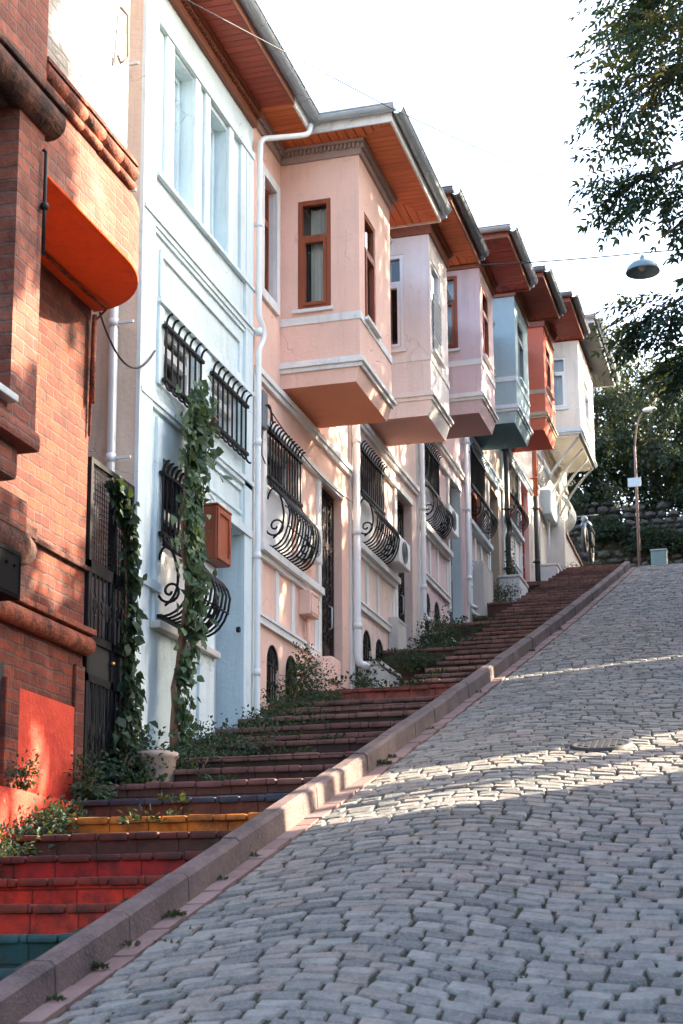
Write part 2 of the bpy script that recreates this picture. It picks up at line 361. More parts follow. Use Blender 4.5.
# kerb + brick gutter
mb=MB(); y=-2.0
while y<YC+.1:
    L=U(.62,.86); a,b=y+.004,min(y+L-.004,YC+.2); jx=U(-.007,.007); jz=U(-.008,.006); c=.022
    x0,x1=XK0+jx,XK1+.012+jx
    def prof(yy): 
        z=kz(yy)+jz; return [(x0,yy,z-.7),(x1+.02,yy,z-.7),(x1+.012,yy,z-.18),(x1+.002,yy,z-c),(x1-c,yy,z-.002),(x0+.012,yy,z),(x0,yy,z-.012)]
    A=prof(a); B=prof((a+b)/2); D=prof(b); n=7
    mb.mesh(A+B+D,[(i,(i+1)%n,n+(i+1)%n,n+i) for i in range(n)]+[(n+i,n+(i+1)%n,2*n+(i+1)%n,2*n+i) for i in range(n)]+[tuple(reversed(range(n))),tuple(range(2*n,3*n))])
    y+=L
struct(mb.build('kerb',M['kerb']))
mb=MB(); y=-2.0
while y<YC+.3:
    L=U(.19,.27); a,b=y+.005,y+L-.005; jz=U(-.006,.006); x0,x1=XK1+.02,XG+U(-.012,.01)
    z=lambda yy:gz(yy)+jz
    mb.hexa([(x0,a,z(a)-.1),(x1,a,z(a)-.1),(x1,b,z(b)-.1),(x0,b,z(b)-.1),(x0,a,z(a)+.004),(x1,a,z(a)+.008),(x1,b,z(b)+.008),(x0,b,z(b)+.004)])
    y+=L
struct(mb.build('gutter_strip',M['gut']))
# stairs
rows=[(5.3,-.36),(5.86,-.19),(6.42,-.02),(6.97,.142),(7.51,.3),(8.07,.463),(8.63,.627),(9.21,.796),(9.71,.942),(10.32,1.123),(10.93,1.301),(11.46,1.459),(12.0,1.619),(12.67,1.817),(12.97,1.908),(13.54,2.077),(14.15,2.258),(14.66,2.412),(15.1,2.543),(16.0,2.814),(16.47,2.957),(16.95,3.099),(17.48,3.261),(18.08,3.444),(18.6,3.6),(19.15,3.77),(19.7,3.935),(20.25,4.105),(20.75,4.26),(21.3,4.425),(21.85,4.595),(22.4,4.765),(22.95,4.935),(23.5,5.105),(24.05,5.275),(24.6,5.445),(25.1,5.6)]
while rows[-1][0]<33.2: Y=rows[-1][0]+.53; rows.append((Y,kz(Y)-.06))
cols={2:('teal',(.012,.045,.045),(.02,.07,.075)),1:('blue',(.02,.09,.15),(.02,.11,.19)),0:('blue',(.02,.09,.15),(.02,.11,.19)),3:('green',(.012,.045,.042),(.025,.075,.075)),4:('red',(.50,.035,.015),(.20,.035,.02)),5:('red',(.47,.03,.015),(.15,.03,.02)),6:('crimson',(.33,.022,.018),(.11,.03,.024)),7:('dark brown',(.085,.04,.028),(.11,.038,.028)),8:('orange yellow',(.58,.17,.02),(.50,.17,.03)),9:('brown',(.13,.055,.035),(.04,.06,.09)),19:('salmon red',(.34,.085,.06),(.30,.075,.055))}
LAND=[(min((r[0] for r in rows),key=lambda q:abs(q-a)),b,w) for a,b,w in [(16.0,19.2,1.05),(19.7,22.75,.9),(22.95,25.9,.7),(26.2,29.4,.6),(30.4,34,.55)]]
stairs=thing('staircase',(.9,18,kz(18)),'long flight of worn brick steps climbing along the house fronts beside the cobbles','stairs')
base_r=[stepmat('step_brick_a',(.085,.045,.036)),stepmat('step_brick_b',(.06,.034,.029),.7,.6),stepmat('step_brick_c',(.11,.055,.043),.5,.3)]
base_n=[stepmat('nosing_tile_a',(.24,.125,.10),.5,.15),stepmat('nosing_tile_b',(.18,.092,.078),.5,.25)]
cache={}
def sm(key,c,d,m):
    if key not in cache: cache[key]=stepmat('step_'+key.replace(' ','_'),c,d,m)
    return cache[key]
for i,(Y,z) in enumerate(rows):
    Y2=rows[i+1][0]+.04 if i+1<len(rows) else 36.5
    if i in cols: nm,rc,nc=cols[i]; rm=sm(nm+' riser',rc,.8,.3); nmn=sm(nm+' nosing',nc,.75,.25)
    else: rm=random.Random(i).choice(base_r); nmn=random.Random(i+50).choice(base_n); nm=None
    x0=.0 ; x1=XK0+.004; lend=None
    for (la,lb_,lw) in LAND:
        if la+.05<Y<lb_: x0=lw
        if abs(Y-la)<=.05: lend=(lb_,lw); jz=U(-.006,.006)
    sb=MB(); m=10; xs=[x0+(x1-x0)*k/m for k in range(m+1)]; dj=[U(-.012,.012) for _ in xs]
    ft=[(x,Y+dj[k],z+jz-.045) for k,x in enumerate(xs)]; fb=[(x,Y+dj[k]*.5,z-.42) for k,x in enumerate(xs)]
    tt=[(x,Y+dj[k],z+jz-.012) for k,x in enumerate(xs)]; bt=[(x,Y2,z+jz-.012) for x in xs]; bb=[(x,Y2,z-.42) for x in xs]
    for k in range(m):
        sb.face([fb[k],fb[k+1],tt[k+1],tt[k]]); sb.face([tt[k],tt[k+1],bt[k+1],bt[k]])
    if lend: sb.box(x0,lend[1],Y2-.02,lend[0]+.3,z-.5,z+jz-.016)
    if x0>.1: sb.face([(x0,Y,z-.9),(x0,Y2,z-.9),(x0,Y2,z-.012),(x0,Y,z-.012)])
    st=sb.build('step',rm,stairs)
    if nm: st['label']=nm+' painted step' if nm not in('brown','dark brown') else 'dark sooty brown step'
    nb=MB(); x=x0
    while x<x1-.02:
        w=min(U(.17,.23),x1-x); nb.bbox(x+.003,x+w-.003,Y-.028+U(-.006,.006),Y+.14,z-.045+U(-.004,.004),z+jz+U(-.003,.005),.016); x+=w
    no=nb.build('nosing',nmn,st)
    if i==9: no['label']='blue painted step edge'
# ------------------------------------------------------------------ house kit
EX,EY,EZ=Vector((1,0,0)),Vector((0,1,0)),Vector((0,0,1))
def obox(mb,o,u,n,a0,a1,v0,v1,d0,d1):
    o=Vector(o); P=lambda a,v,d:tuple(o+u*a+EZ*v+n*d)
    return mb.hexa([P(a0,v0,d0),P(a1,v0,d0),P(a1,v0,d1),P(a0,v0,d1),P(a0,v1,d0),P(a1,v1,d0),P(a1,v1,d1),P(a0,v1,d1)])
def ring(mb,o,u,n,a0,a1,v0,v1,t,d0,d1,tb=None):
    tb=tb or t
    obox(mb,o,u,n,a0,a0+t,v0,v1,d0,d1); obox(mb,o,u,n,a1-t,a1,v0,v1,d0,d1)
    obox(mb,o,u,n,a0+t,a1-t,v0,v0+tb,d0,d1); obox(mb,o,u,n,a0+t,a1-t,v1-t,v1,d0,d1)
def panel(mb,o,u,n,W,v0,v1,ops):
    o=Vector(o); P=lambda a,v,d=0:tuple(o+u*a+EZ*v+n*d)
    A=sorted({0,W}|{x for q in ops for x in q[:2]}); V=sorted({v0,v1}|{x for q in ops for x in q[2:4]})
    for a,b in zip(A[:-1],A[1:]):
        for c,d in zip(V[:-1],V[1:]):
            ca,cv=(a+b)/2,(c+d)/2
            if any(q[0]<ca<q[1] and q[2]<cv<q[3] for q in ops): continue
            mb.face([P(a,c),P(b,c),P(b,d),P(a,d)])
    for q in ops:
        a0,a1,c0,c1,dp=q[:5]; arch=len(q)>5 and q[5]
        if not arch:
            mb.face([P(a0,c0),P(a0,c1),P(a0,c1,-dp),P(a0,c0,-dp)]); mb.face([P(a1,c0),P(a1,c1),P(a1,c1,-dp),P(a1,c0,-dp)])
            mb.face([P(a0,c0),P(a1,c0),P(a1,c0,-dp),P(a0,c0,-dp)]); mb.face([P(a0,c1),P(a1,c1),P(a1,c1,-dp),P(a0,c1,-dp)])
        else:
            r=(a1-a0)/2; cv=c1-r; pts=[(a0+r-r*math.cos(PI*k/12),cv+r*math.sin(PI*k/12)) for k in range(13)]
            for k in range(12):
                p,qq=pts[k],pts[k+1]
                mb.face([P(*p),P(*qq),P(qq[0],c1),P(p[0],c1)]); mb.face([P(*p),P(*qq),P(*qq,-dp),P(*p,-dp)])
            mb.face([P(a0,c0),P(a0,cv),P(a0,cv,-dp),P(a0,c0,-dp)]); mb.face([P(a1,c0),P(a1,cv),P(a1,cv,-dp),P(a1,c0,-dp)]); mb.face([P(a0,c0),P(a1,c0),P(a1,c0,-dp),P(a0,c0,-dp)])
def curtain(o,u,n,a0,a1,v0,v1,d,parent,open_l=.0,open_r=0.):
    mb=MB(); N=26; o=Vector(o); vs=[]
    aa0=a0+open_l; aa1=a1-open_r
    for j in range(2):
        for i in range(N+1):
            a=aa0+(aa1-aa0)*i/N; dd=d+.018*math.sin(i*1.55)+.008*math.sin(i*.6+1)
            vs.append(tuple(o+u*a+EZ*(v0 if j==0 else v1)+n*dd))
    mb.mesh(vs,[(i,i+1,N+2+i,N+1+i) for i in range(N)],True)
    return mb.build('curtain',M['curtain'],parent)
def window(parent,o,u,n,W,H,depth,mat,tr=.7,t=.045,cur=True,openl=0,casement=True,openr=0,name='window',room=True,cd=.09):
    # o is lower corner of the opening on the wall face; frame sits just inside the reveal
    mb=MB(); d0,d1=-depth,-depth+.055
    ring(mb,o,u,n,.004,W-.004,.004,H-.004,t,d0,d1)
    obox(mb,o,u,n,t,W-t,H*tr-t*.5,H*tr+t*.5,d0+.002,d1+.008)
    if casement: ring(mb,o,u,n,t+.006,W-t-.006,t+.006,H*tr-t*.5-.005,t*.75,d0+.012,d1+.014)
    w=mb.build(name,mat,parent)
    g=MB(); P=lambda a,v,d:tuple(Vector(o)+u*a+EZ*v+n*d)
    g.face([P(t,t,d0+.02),P(W-t,t,d0+.02),P(W-t,H-t,d0+.02),P(t,H-t,d0+.02)]); g.build('pane',M['glass'],w)
    if cur: curtain(o,u,n,t,W-t,t*.6,H-t,d0-cd,w,openl,openr)
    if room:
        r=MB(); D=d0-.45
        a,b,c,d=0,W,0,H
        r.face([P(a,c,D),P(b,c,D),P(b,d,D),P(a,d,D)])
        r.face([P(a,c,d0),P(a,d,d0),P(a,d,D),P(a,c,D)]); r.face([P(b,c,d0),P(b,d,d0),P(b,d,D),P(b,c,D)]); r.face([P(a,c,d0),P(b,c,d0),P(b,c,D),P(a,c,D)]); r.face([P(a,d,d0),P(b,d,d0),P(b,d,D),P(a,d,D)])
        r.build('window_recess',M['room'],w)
    return w
def bez(p0,p1,p2,p3,n=10):
    return [tuple(((1-t)**3*a+3*(1-t)**2*t*b+3*(1-t)*t*t*c+t**3*d) for a,b,c,d in zip(p0,p1,p2,p3)) for t in [i/n for i in range(n+1)]]
def grille(parent,y0,y1,zt,zm,zb,mat,belly=.25,nb=12,r=.0105,straight=False,scroll=True):
    mb=MB(); ys=[y0+(y1-y0)*i/(nb-1) for i in range(nb)]
    for y in ys:
        hook=bez((.115,y,zt+.105),(.085,y,zt+.115),(.055,y,zt+.075),(.055,y,zt),5)
        if straight:
            path=hook+[(.055,y,zm)]+bez((.055,y,zm),(.055,y,zm-.05),(.07,y,zm-.09),(.11,y,zm-.10),5)[1:]
        else:
            path=hook+[(.055,y,zm)]+bez((.055,y,zm),(.08,y,zm-.18),(belly*1.3,y,zm-.2),(belly,y,zb+(zm-zb)*.32),7)[1:]+bez((belly,y,zb+(zm-zb)*.32),(belly*.8,y,zb+.02),(.12,y,zb+.005),(.045,y,zb),6)[1:]
        mb.tube(path,r,5)
    for z in (zt,zm)+(() if straight else (zb,)):
        mb.box(.035,.078,y0-.04,y1+.04,z-.014,z+.014)
    if not straight:
        for f,xx in ((.58,.86),(.28,1.0)):
            mb.tube([(belly*xx+.006,y0,zb+(zm-zb)*f),(belly*xx+.006,y1,zb+(zm-zb)*f)],r*.8,4)
        if scroll:
            H=zm-zb
            for y in (y0,y1):
                c=(.035+belly*.32,zb+H*.30); sp=[]
                for k in range(22):
                    a=-PI*.9+k*.42; rr=.105*H/.7*(1-k/24)
                    sp.append((c[0]+rr*math.cos(a),y,c[1]+rr*math.sin(a)))
                mb.tube(list(reversed(sp)),r,5)
                mb.tube(bez((.03,y,zm-.22),(.05,y,zm-.06),(.16,y,zm-.05),(.2,y,zb+H*.5),8)+bez((.2,y,zb+H*.5),(.21,y,zb+H*.3),(.17,y,zb+H*.2),(.09,y,zb+H*.13),6)[1:],r,5)
        # flower rosette half way along the belly
        yc=(y0+y1)/2+.1
        for k in range(8):
            a=k*PI/4; mb.tube([(belly*1.02+.012,yc,zb+.26*(zm-zb)+.02),(belly*1.02+.012,yc+.075*math.cos(a),zb+.26*(zm-zb)+.02+.075*math.sin(a))],r*.7,4)
    return mb.build('window_grille',mat,parent)
def dentils_x(mb,x0,x1,y,z,s=.045,dy=-1):   # along X on face facing dy
    k=0; x=x0
    while x<x1-s*.5: mb.box(x,x+s*.55,min(y,y+dy*.035),max(y,y+dy*.035),z,z+.05); x+=s
def dentils_y(mb,y0,y1,x,z,s=.045):
    y=y0
    while y<y1-s*.5: mb.box(x,x+.035,y,y+s*.55,z,z+.05); y+=s
def soffit(parent,segs,mx,my):
    mb={'x':MB(),'y':MB()}
    for (dirn,a0,a1,f,z) in segs:  # dirn 'x': boards run along x, stacked along y in [a0,a1]; f(y)->(x0,x1)
        w=.098; t=a0
        while t<a1-1e-6:
            e=min(t+w,a1); g=.0055
            l0,r0=f(t+g); l1,r1=f(e-g)
            if r0-l0>.004 or r1-l1>.004:
                if dirn=='x': q=[(l0,t+g),(r0,t+g),(r1,e-g),(l1,e-g)]
                else: q=[(t+g,l0),(t+g,r0),(e-g,r1),(e-g,l1)]
                mb[dirn].prism([(x,y,z) for x,y in q],(0,0,0),(0,0,.018))
            t=e
    for k,m in (('x',mx),('y',my)):
        if mb[k].f: mb[k].build('soffit_boards',m,parent)
def gutter_run(mb,p,q,out,r=.062,br=.42):
    p,q,out=Vector(p),Vector(q),Vector(out); n=9; d=(q-p); L=d.length; dn=d/L
    vs=[]
    for e in (p,q):
        for rr in (r,r-.006):
            for k in range(n):
                a=PI*k/(n-1); vs.append(tuple(e+out*(r-rr*math.cos(a))-EZ*(rr*math.sin(a))))
    # ends: p:0..n-1 outer, n..2n-1 inner ; q: 2n..3n-1 outer, 3n..4n-1 inner
    fs=[]
    for k in range(n-1):
        fs+= [(k,k+1,2*n+k+1,2*n+k),(n+k,3*n+k,3*n+k+1,n+k+1),(k,n+k,n+k+1,k+1),(2*n+k,2*n+k+1,3*n+k+1,3*n+k)]
    fs+=[(0,2*n,3*n,n),(n-1,2*n-1,4*n-1,3*n-1)]
    mb.mesh(vs,fs,False)
    mb.tube([p+out*(2*r),q+out*(2*r)],.010,6)
    s=.12
    while s<L:
        c=p+dn*s; pts=[tuple(c+out*(r-(r+.006)*math.cos(PI*k/8))-EZ*((r+.006)*math.sin(PI*k/8))) for k in range(9)]
        for a,b in zip(pts[:-1],pts[1:]):
            a,b=Vector(a),Vector(b); w=dn*.011; nn=(b-a).cross(dn).normalized()*.004
            mb.hexa([tuple(a-w),tuple(a+w),tuple(b+w),tuple(b-w),tuple(a-w+nn),tuple(a+w+nn),tuple(b+w+nn),tuple(b-w+nn)])
        s+=br
def eave(root,Y0,Y1,z,xe,bay=None,sx=None,sy=None,fas=None,gut=None,ins=.0,xw=0.0,fh=.085):
    """flat boarded soffit, fascia and gutter; bay=(yb0,yb1,Xb,ye0,ye1,Xe)"""
    out=[]
    if bay:
        yb0,yb1,Xb,ye0,ye1,Xe=bay
        outl=[(xe,Y0),(xe,ye0),(Xe,ye0),(Xe,ye1),(xe,ye1),(xe,Y1)]
        segs=[]
        if ye0-Y0>.02: segs.append(('x',Y0,ye0,lambda y:(xw,xe),z))
        # near return: boards run along y
        segs.append(('y',xw,Xe,lambda x:(ye0,yb0 if x<=Xb else yb0-(x-Xb)/(Xe-Xb)*(yb0-ye0)),z))
        segs.append(('x',ye0,yb0,lambda y:(Xb+(yb0-y)/(yb0-ye0)*(Xe-Xb),Xe),z)); segs.append(('x',yb0,yb1,lambda y:(Xb,Xe),z))
        segs.append(('x',yb1,ye1,lambda y:(Xb+(y-yb1)/(ye1-yb1)*(Xe-Xb),Xe),z))
        segs.append(('y',xw,Xe,lambda x:(yb1 if x<=Xb else yb1+(x-Xb)/(Xe-Xb)*(ye1-yb1),ye1),z))
        if Y1-ye1>.02: segs.append(('x',ye1,Y1,lambda y:(xw,xe),z))
    else:
        outl=[(xe,Y0),(xe,Y1)]; segs=[('x',Y0,Y1,lambda y:(xw,xe),z)]
    for sg_ in segs: soffit(root,[sg_],sx,sy)
    fm=MB(); gm=MB(); rm=MB(); T=.022
    for (x0,y0),(x1,y1) in zip(outl[:-1],outl[1:]):
        if abs(y1-y0)<.02 and abs(x1-x0)<.02: continue
        if abs(x1-x0)<1e-6:
            fm.box(x0,x0+T,y0-(T if x0>xe else 0),y1+(T if x0>xe else 0),z-.02,z+fh); gutter_run(gm,(x0+T,y0-.02,z+fh+.035),(x0+T,y1+.02,z+fh+.035),(1,0,0))
        elif x1>x0:
            fm.box(x0+T,x1,y0-T,y0,z-.02,z+fh); gutter_run(gm,(x0+T,y0-T,z+fh+.035),(x1+T+.05,y0-T,z+fh+.035),(0,-1,0))
        else:
            fm.box(x1+T,x0,y0,y0+T,z-.02,z+fh); gutter_run(gm,(x1+T,y0+T,z+fh+.035),(x0+T+.05,y0+T,z+fh+.035),(0,1,0))
    fm.build('fascia',fas,root); gm.build('gutter',gut,root)
    # tiled roof above
    zt=z+fh+.03
    def slope(x): return zt+(xe-x)*.42
    rm.prism([(-2.6,Y0,slope(-2.6)),(xe+.03,Y0,zt),(xe+.03,Y1,zt),(-2.6,Y1,slope(-2.6))],(0,0,0),(0,0,.05))
    if bay:
        zr=zt+.26; ym=(ye0+ye1)/2
        rm.mesh([(xe,ye0-.02,zt+.01),(Xe+.03,ye0-.02,zt+.01),(Xe+.03,ye1+.02,zt+.01),(xe,ye1+.02,zt+.01),(xe-.9,ym,zt+.5),(Xe-.45,ym,zt+.28)],[(0,1,5,4),(1,2,5),(2,3,4,5),(3,2,1,0)])
    ro=rm.build('roof',M['rooftile'],root)
    return ro
def bay_box(root,yb0,yb1,Xb,zb,zt,wm,trim,sofm,frame,left=None,front=None,band=.68,mould=.2,corner=None,stylef=None,leftroom=True):
    """oriel with left/front openings; left=(x0,x1,z0,z1), front=(y0,y1,z0,z1) absolute"""
    mb=MB()
    lo=[(left[0],left[1],left[2]-zb,left[3]-zb,.07)] if left else []
    panel(mb,(0,yb0,zb),EX,-EY,Xb,.17,zt-zb,lo)
    fo=[(front[0]-yb0,front[1]-yb0,front[2]-zb,front[3]-zb,.07)] if front else []
    panel(mb,(Xb,yb0,zb),EY,EX,yb1-yb0,.17,zt-zb,fo)
    panel(mb,(0,yb1,zb),EX,EY,Xb,.17,zt-zb,[])
    # tapered apron
    a=[(0,yb0,zb+.17),(Xb,yb0,zb+.17),(Xb,yb1,zb+.17),(0,yb1,zb+.17)]; b=[(0,yb0+.02,zb),(Xb-.05,yb0+.02,zb),(Xb-.05,yb1-.02,zb),(0,yb1-.02,zb)]
    for i in range(3): mb.face([b[i],b[i+1],a[i+1],a[i]])
    mb.face([(0,yb0,zt),(Xb,yb0,zt),(Xb,yb1,zt),(0,yb1,zt)])
    bay=mb.build('bay',wm,root)
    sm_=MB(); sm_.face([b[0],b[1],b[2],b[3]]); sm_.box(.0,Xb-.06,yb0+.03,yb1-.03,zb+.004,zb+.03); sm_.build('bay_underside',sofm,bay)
    t=MB()
    def band3(z0,z1,p):
        t.box(0,Xb+p,yb0-p,yb0-.001,z0,z1); t.box(Xb+.001,Xb+p,yb0-.0005,yb1+p,z0,z1)
    band3(zb+band,zb+band+.085,.012); band3(zb+mould,zb+mould+.035,.05); band3(zb+mould+.036,zb+mould+.07,.032); band3(zb+mould-.045,zb+mould-.001,.022)
    if front: t.box(Xb+.013,Xb+.055,front[0]-.05,front[1]+.05,front[2]-.035,front[2])
    if left: t.box(left[0]-.05,left[1]+.03,yb0-.045,yb0-.013,left[2]-.035,left[2])
    t.build('bay_moulding',trim,bay)
    st=stylef or {}
    if left: window(bay,(left[0],yb0,left[2]),EX,-EY,left[1]-left[0],left[3]-left[2],.062,frame,**st.get('left',{}))
    if front: window(bay,(Xb,front[0],front[2]),EY,EX,front[1]-front[0],front[3]-front[2],.062,frame,**st.get('front',{}))
    return bay
def cornice(root,yb0,yb1,Xb,z0,z1,mat,Y0=None,Y1=None,dent=True):
    mb=MB(); h=z1-z0
    mb.box(.001,Xb+.03,yb0-.03,yb0-.001,z0,z1); mb.box(Xb+.001,Xb+.03,yb0-.0005,yb1+.03,z0,z1)
    mb.box(.001,Xb+.075,yb0-.075,yb0-.031,z1-.035,z1-.001); mb.box(Xb+.031,Xb+.075,yb0-.0305,yb1+.07,z1-.035,z1-.001)
    if dent:
        dentils_x(mb,.05,Xb+.03,yb0-.031,z1-.09); dentils_y(mb,yb0-.03,yb1,Xb+.031,z1-.09)
    if Y0 is not None:
        mb.box(.001,.03,Y0,yb0-.08,z0,z1); mb.box(.031,.07,Y0,yb0-.08,z1-.035,z1-.001)
        if dent: dentils_y(mb,Y0,yb0-.08,.031,z1-.09)
    mb.box(.001,Xb,yb1+.001,yb1+.03,z0,z1)
    if Y1 is not None: mb.box(.001,.03,yb1+.0305,Y1,z0,z1)
    mb.build('cornice',mat,root)
def downpipe(root,y,z0,z1,mat,x=.075,r=.036,top=None,kick=True,name='downpipe',ck=None):
    mb=MB(); path=[]
    if top: path+=top
    path+=[(x,y,z1)]
    if ck: path+=[(x,y,ck+.16),(x+.02,y+.09,ck+.06),(x+.02,y+.09,ck-.06),(x,y,ck-.18)]
    path+=[(x,y,z0+.12)]
    if kick: path+=[(x+.02,y+.02,z0+.05),(x+.1,y+.1,z0+.015)]
    # round off corners
    P=[Vector(p) for p in path]; out=[P[0]]
    for i in range(1,len(P)-1):
        a=(P[i-1]-P[i]); b=(P[i+1]-P[i]); d=min(.07,a.length*.4,b.length*.4); A=P[i]+a.normalized()*d; B=P[i]+b.normalized()*d
        for k in range(5):
            t_=k/4; out.append(A*(1-t_)**2+P[i]*2*t_*(1-t_)+B*t_*t_)
    out.append(P[-1]); mb.tube(out,r,10)
    z=z0+.5
    while z<z1-.2:
        mb.tube([(x,y,z-.035),(x,y,z+.035)],r*1.17,10); mb.box(0,x,y-.012,y+.012,z-.012,z+.012); z+=1.15
    return mb.build(name,mat,root)
def ac_unit(y0,y1,z0,z1,x0,x1,label):
    a=thing('air_conditioner',(x0,(y0+y1)/2,z0),label,'air conditioner','air conditioner units hung on the house fronts')
    mb=MB(); mb.bbox(x0,x1,y0,y1,z0,z1,.018); mb.box(0,x0,y0+.05,y0+.08,z0-.02,z0+.02); mb.box(0,x0,y1-.08,y1-.05,z0-.02,z0+.02)
    b=mb.build('casing',M['pvc'],a)
    g=MB(); cy,cz,r=(y0+y1)/2-.03,(z0+z1)/2,min(y1-y0,z1-z0)*.4
    for k in range(5):
        rr=r*(k+1)/5; g.tube([(x1+.008,cy+rr*math.cos(t*PI/10),cz+rr*math.sin(t*PI/10)) for t in range(21)],.005,4)
    for k in range(6): g.tube([(x1+.006,cy,cz),(x1+.006,cy+r*math.cos(k*PI/3),cz+r*math.sin(k*PI/3))],.005,4)
    g.build('fan_guard',M['greyshut'],b); return a
# ------------------------------------------------------------------ the row of houses
def arch_window(root,y0,y1,z0,z1,Yo,depth=.1):
    mb=MB(); r=(y1-y0)/2; cv=z1-r; yc=(y0+y1)/2
    pts=[(y0,z0),(y1,z0)]+[(yc+r*math.cos(PI*k/10),cv+r*math.sin(PI*k/10)) for k in range(11)]
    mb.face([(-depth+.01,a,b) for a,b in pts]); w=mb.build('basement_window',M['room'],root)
    g=MB(); x=-.02
    n=5
    for k in range(1,n):
        y=y0+(y1-y0)*k/n; zz=cv+math.sqrt(max(0,r*r-(y-yc)**2)); g.tube([(x,y,z0),(x,y,zz)],.008,4)
    for z in (z0+.03,z0+(z1-z0)*.36,cv): g.box(x-.006,x+.012,y0,y1,z-.012,z+.012)
    g.tube([(x,yc+(r-.012)*math.cos(PI*k/12),cv+(r-.012)*math.sin(PI*k/12)) for k in range(13)],.014,5)
    for k in range(1,6): g.tube([(x,yc,cv),(x,yc+r*.9*math.cos(PI*k/6),cv+r*.9*math.sin(PI*k/6))],.006,4)
    g.build('window_bars',M['iron'],w); return w
def door(root,y0,y1,z0,z1,depth,mat,lat=True):
    mb=MB(); x=-depth; W=y1-y0; H=z1-z0
    mb.box(x-.05,x,y0,y1,z0,z1); 
    ring(mb,(x,y0,z0),EY,EX,.0,W,.0,H,.06,.001,.045); obox(mb,(x,y0,z0),EY,EX,.06,W-.06,H*.74,H*.74+.06,.001,.04)
    for k in range(3):
        a=.1+k*(W-.2)/3; obox(mb,(x,y0,z0),EY,EX,a,a+(W-.2)/3-.04,.12,H*.28,.001,.022)
    d=mb.build('door',mat,root)
    if lat:
        g=MB(); nx=6
        for k in range(nx): 
            y=y0+.1+k*(W-.2)/(nx-1); g.tube([(x+.03,y,z0+H*.30),(x+.03,y,z1-.08)],.009,5)
        nz=9
        for j in range(nz):
            z=z0+H*.32+j*(H*.64)/(nz-1); g.tube([(x+.032,y0+.08,z),(x+.032,y1-.08,z)],.007,4)
            for k in range(nx-1):
                yy=y0+.1+(k+.5)*(W-.2)/(nx-1); g.tube([(x+.034,yy+.05*math.cos(t*PI/4),z+.07+.05*math.sin(t*PI/4)) for t in range(9)],.006,4)
        g.build('door_lattice',painted('door_iron',(.05,.042,.04),.45,0,.3) if 'door_iron' not in bpy.data.materials else bpy.data.materials['door_iron'],d)
    h=MB(); h.tube([(x+.05,y0+W*.72,z0+H*.36),(x+.09,y0+W*.72,z0+H*.37),(x+.09,y0+W*.72,z0+H*.46),(x+.05,y0+W*.72,z0+H*.47)],.012,6); h.build('handle',M['zinc'],d)
    return d
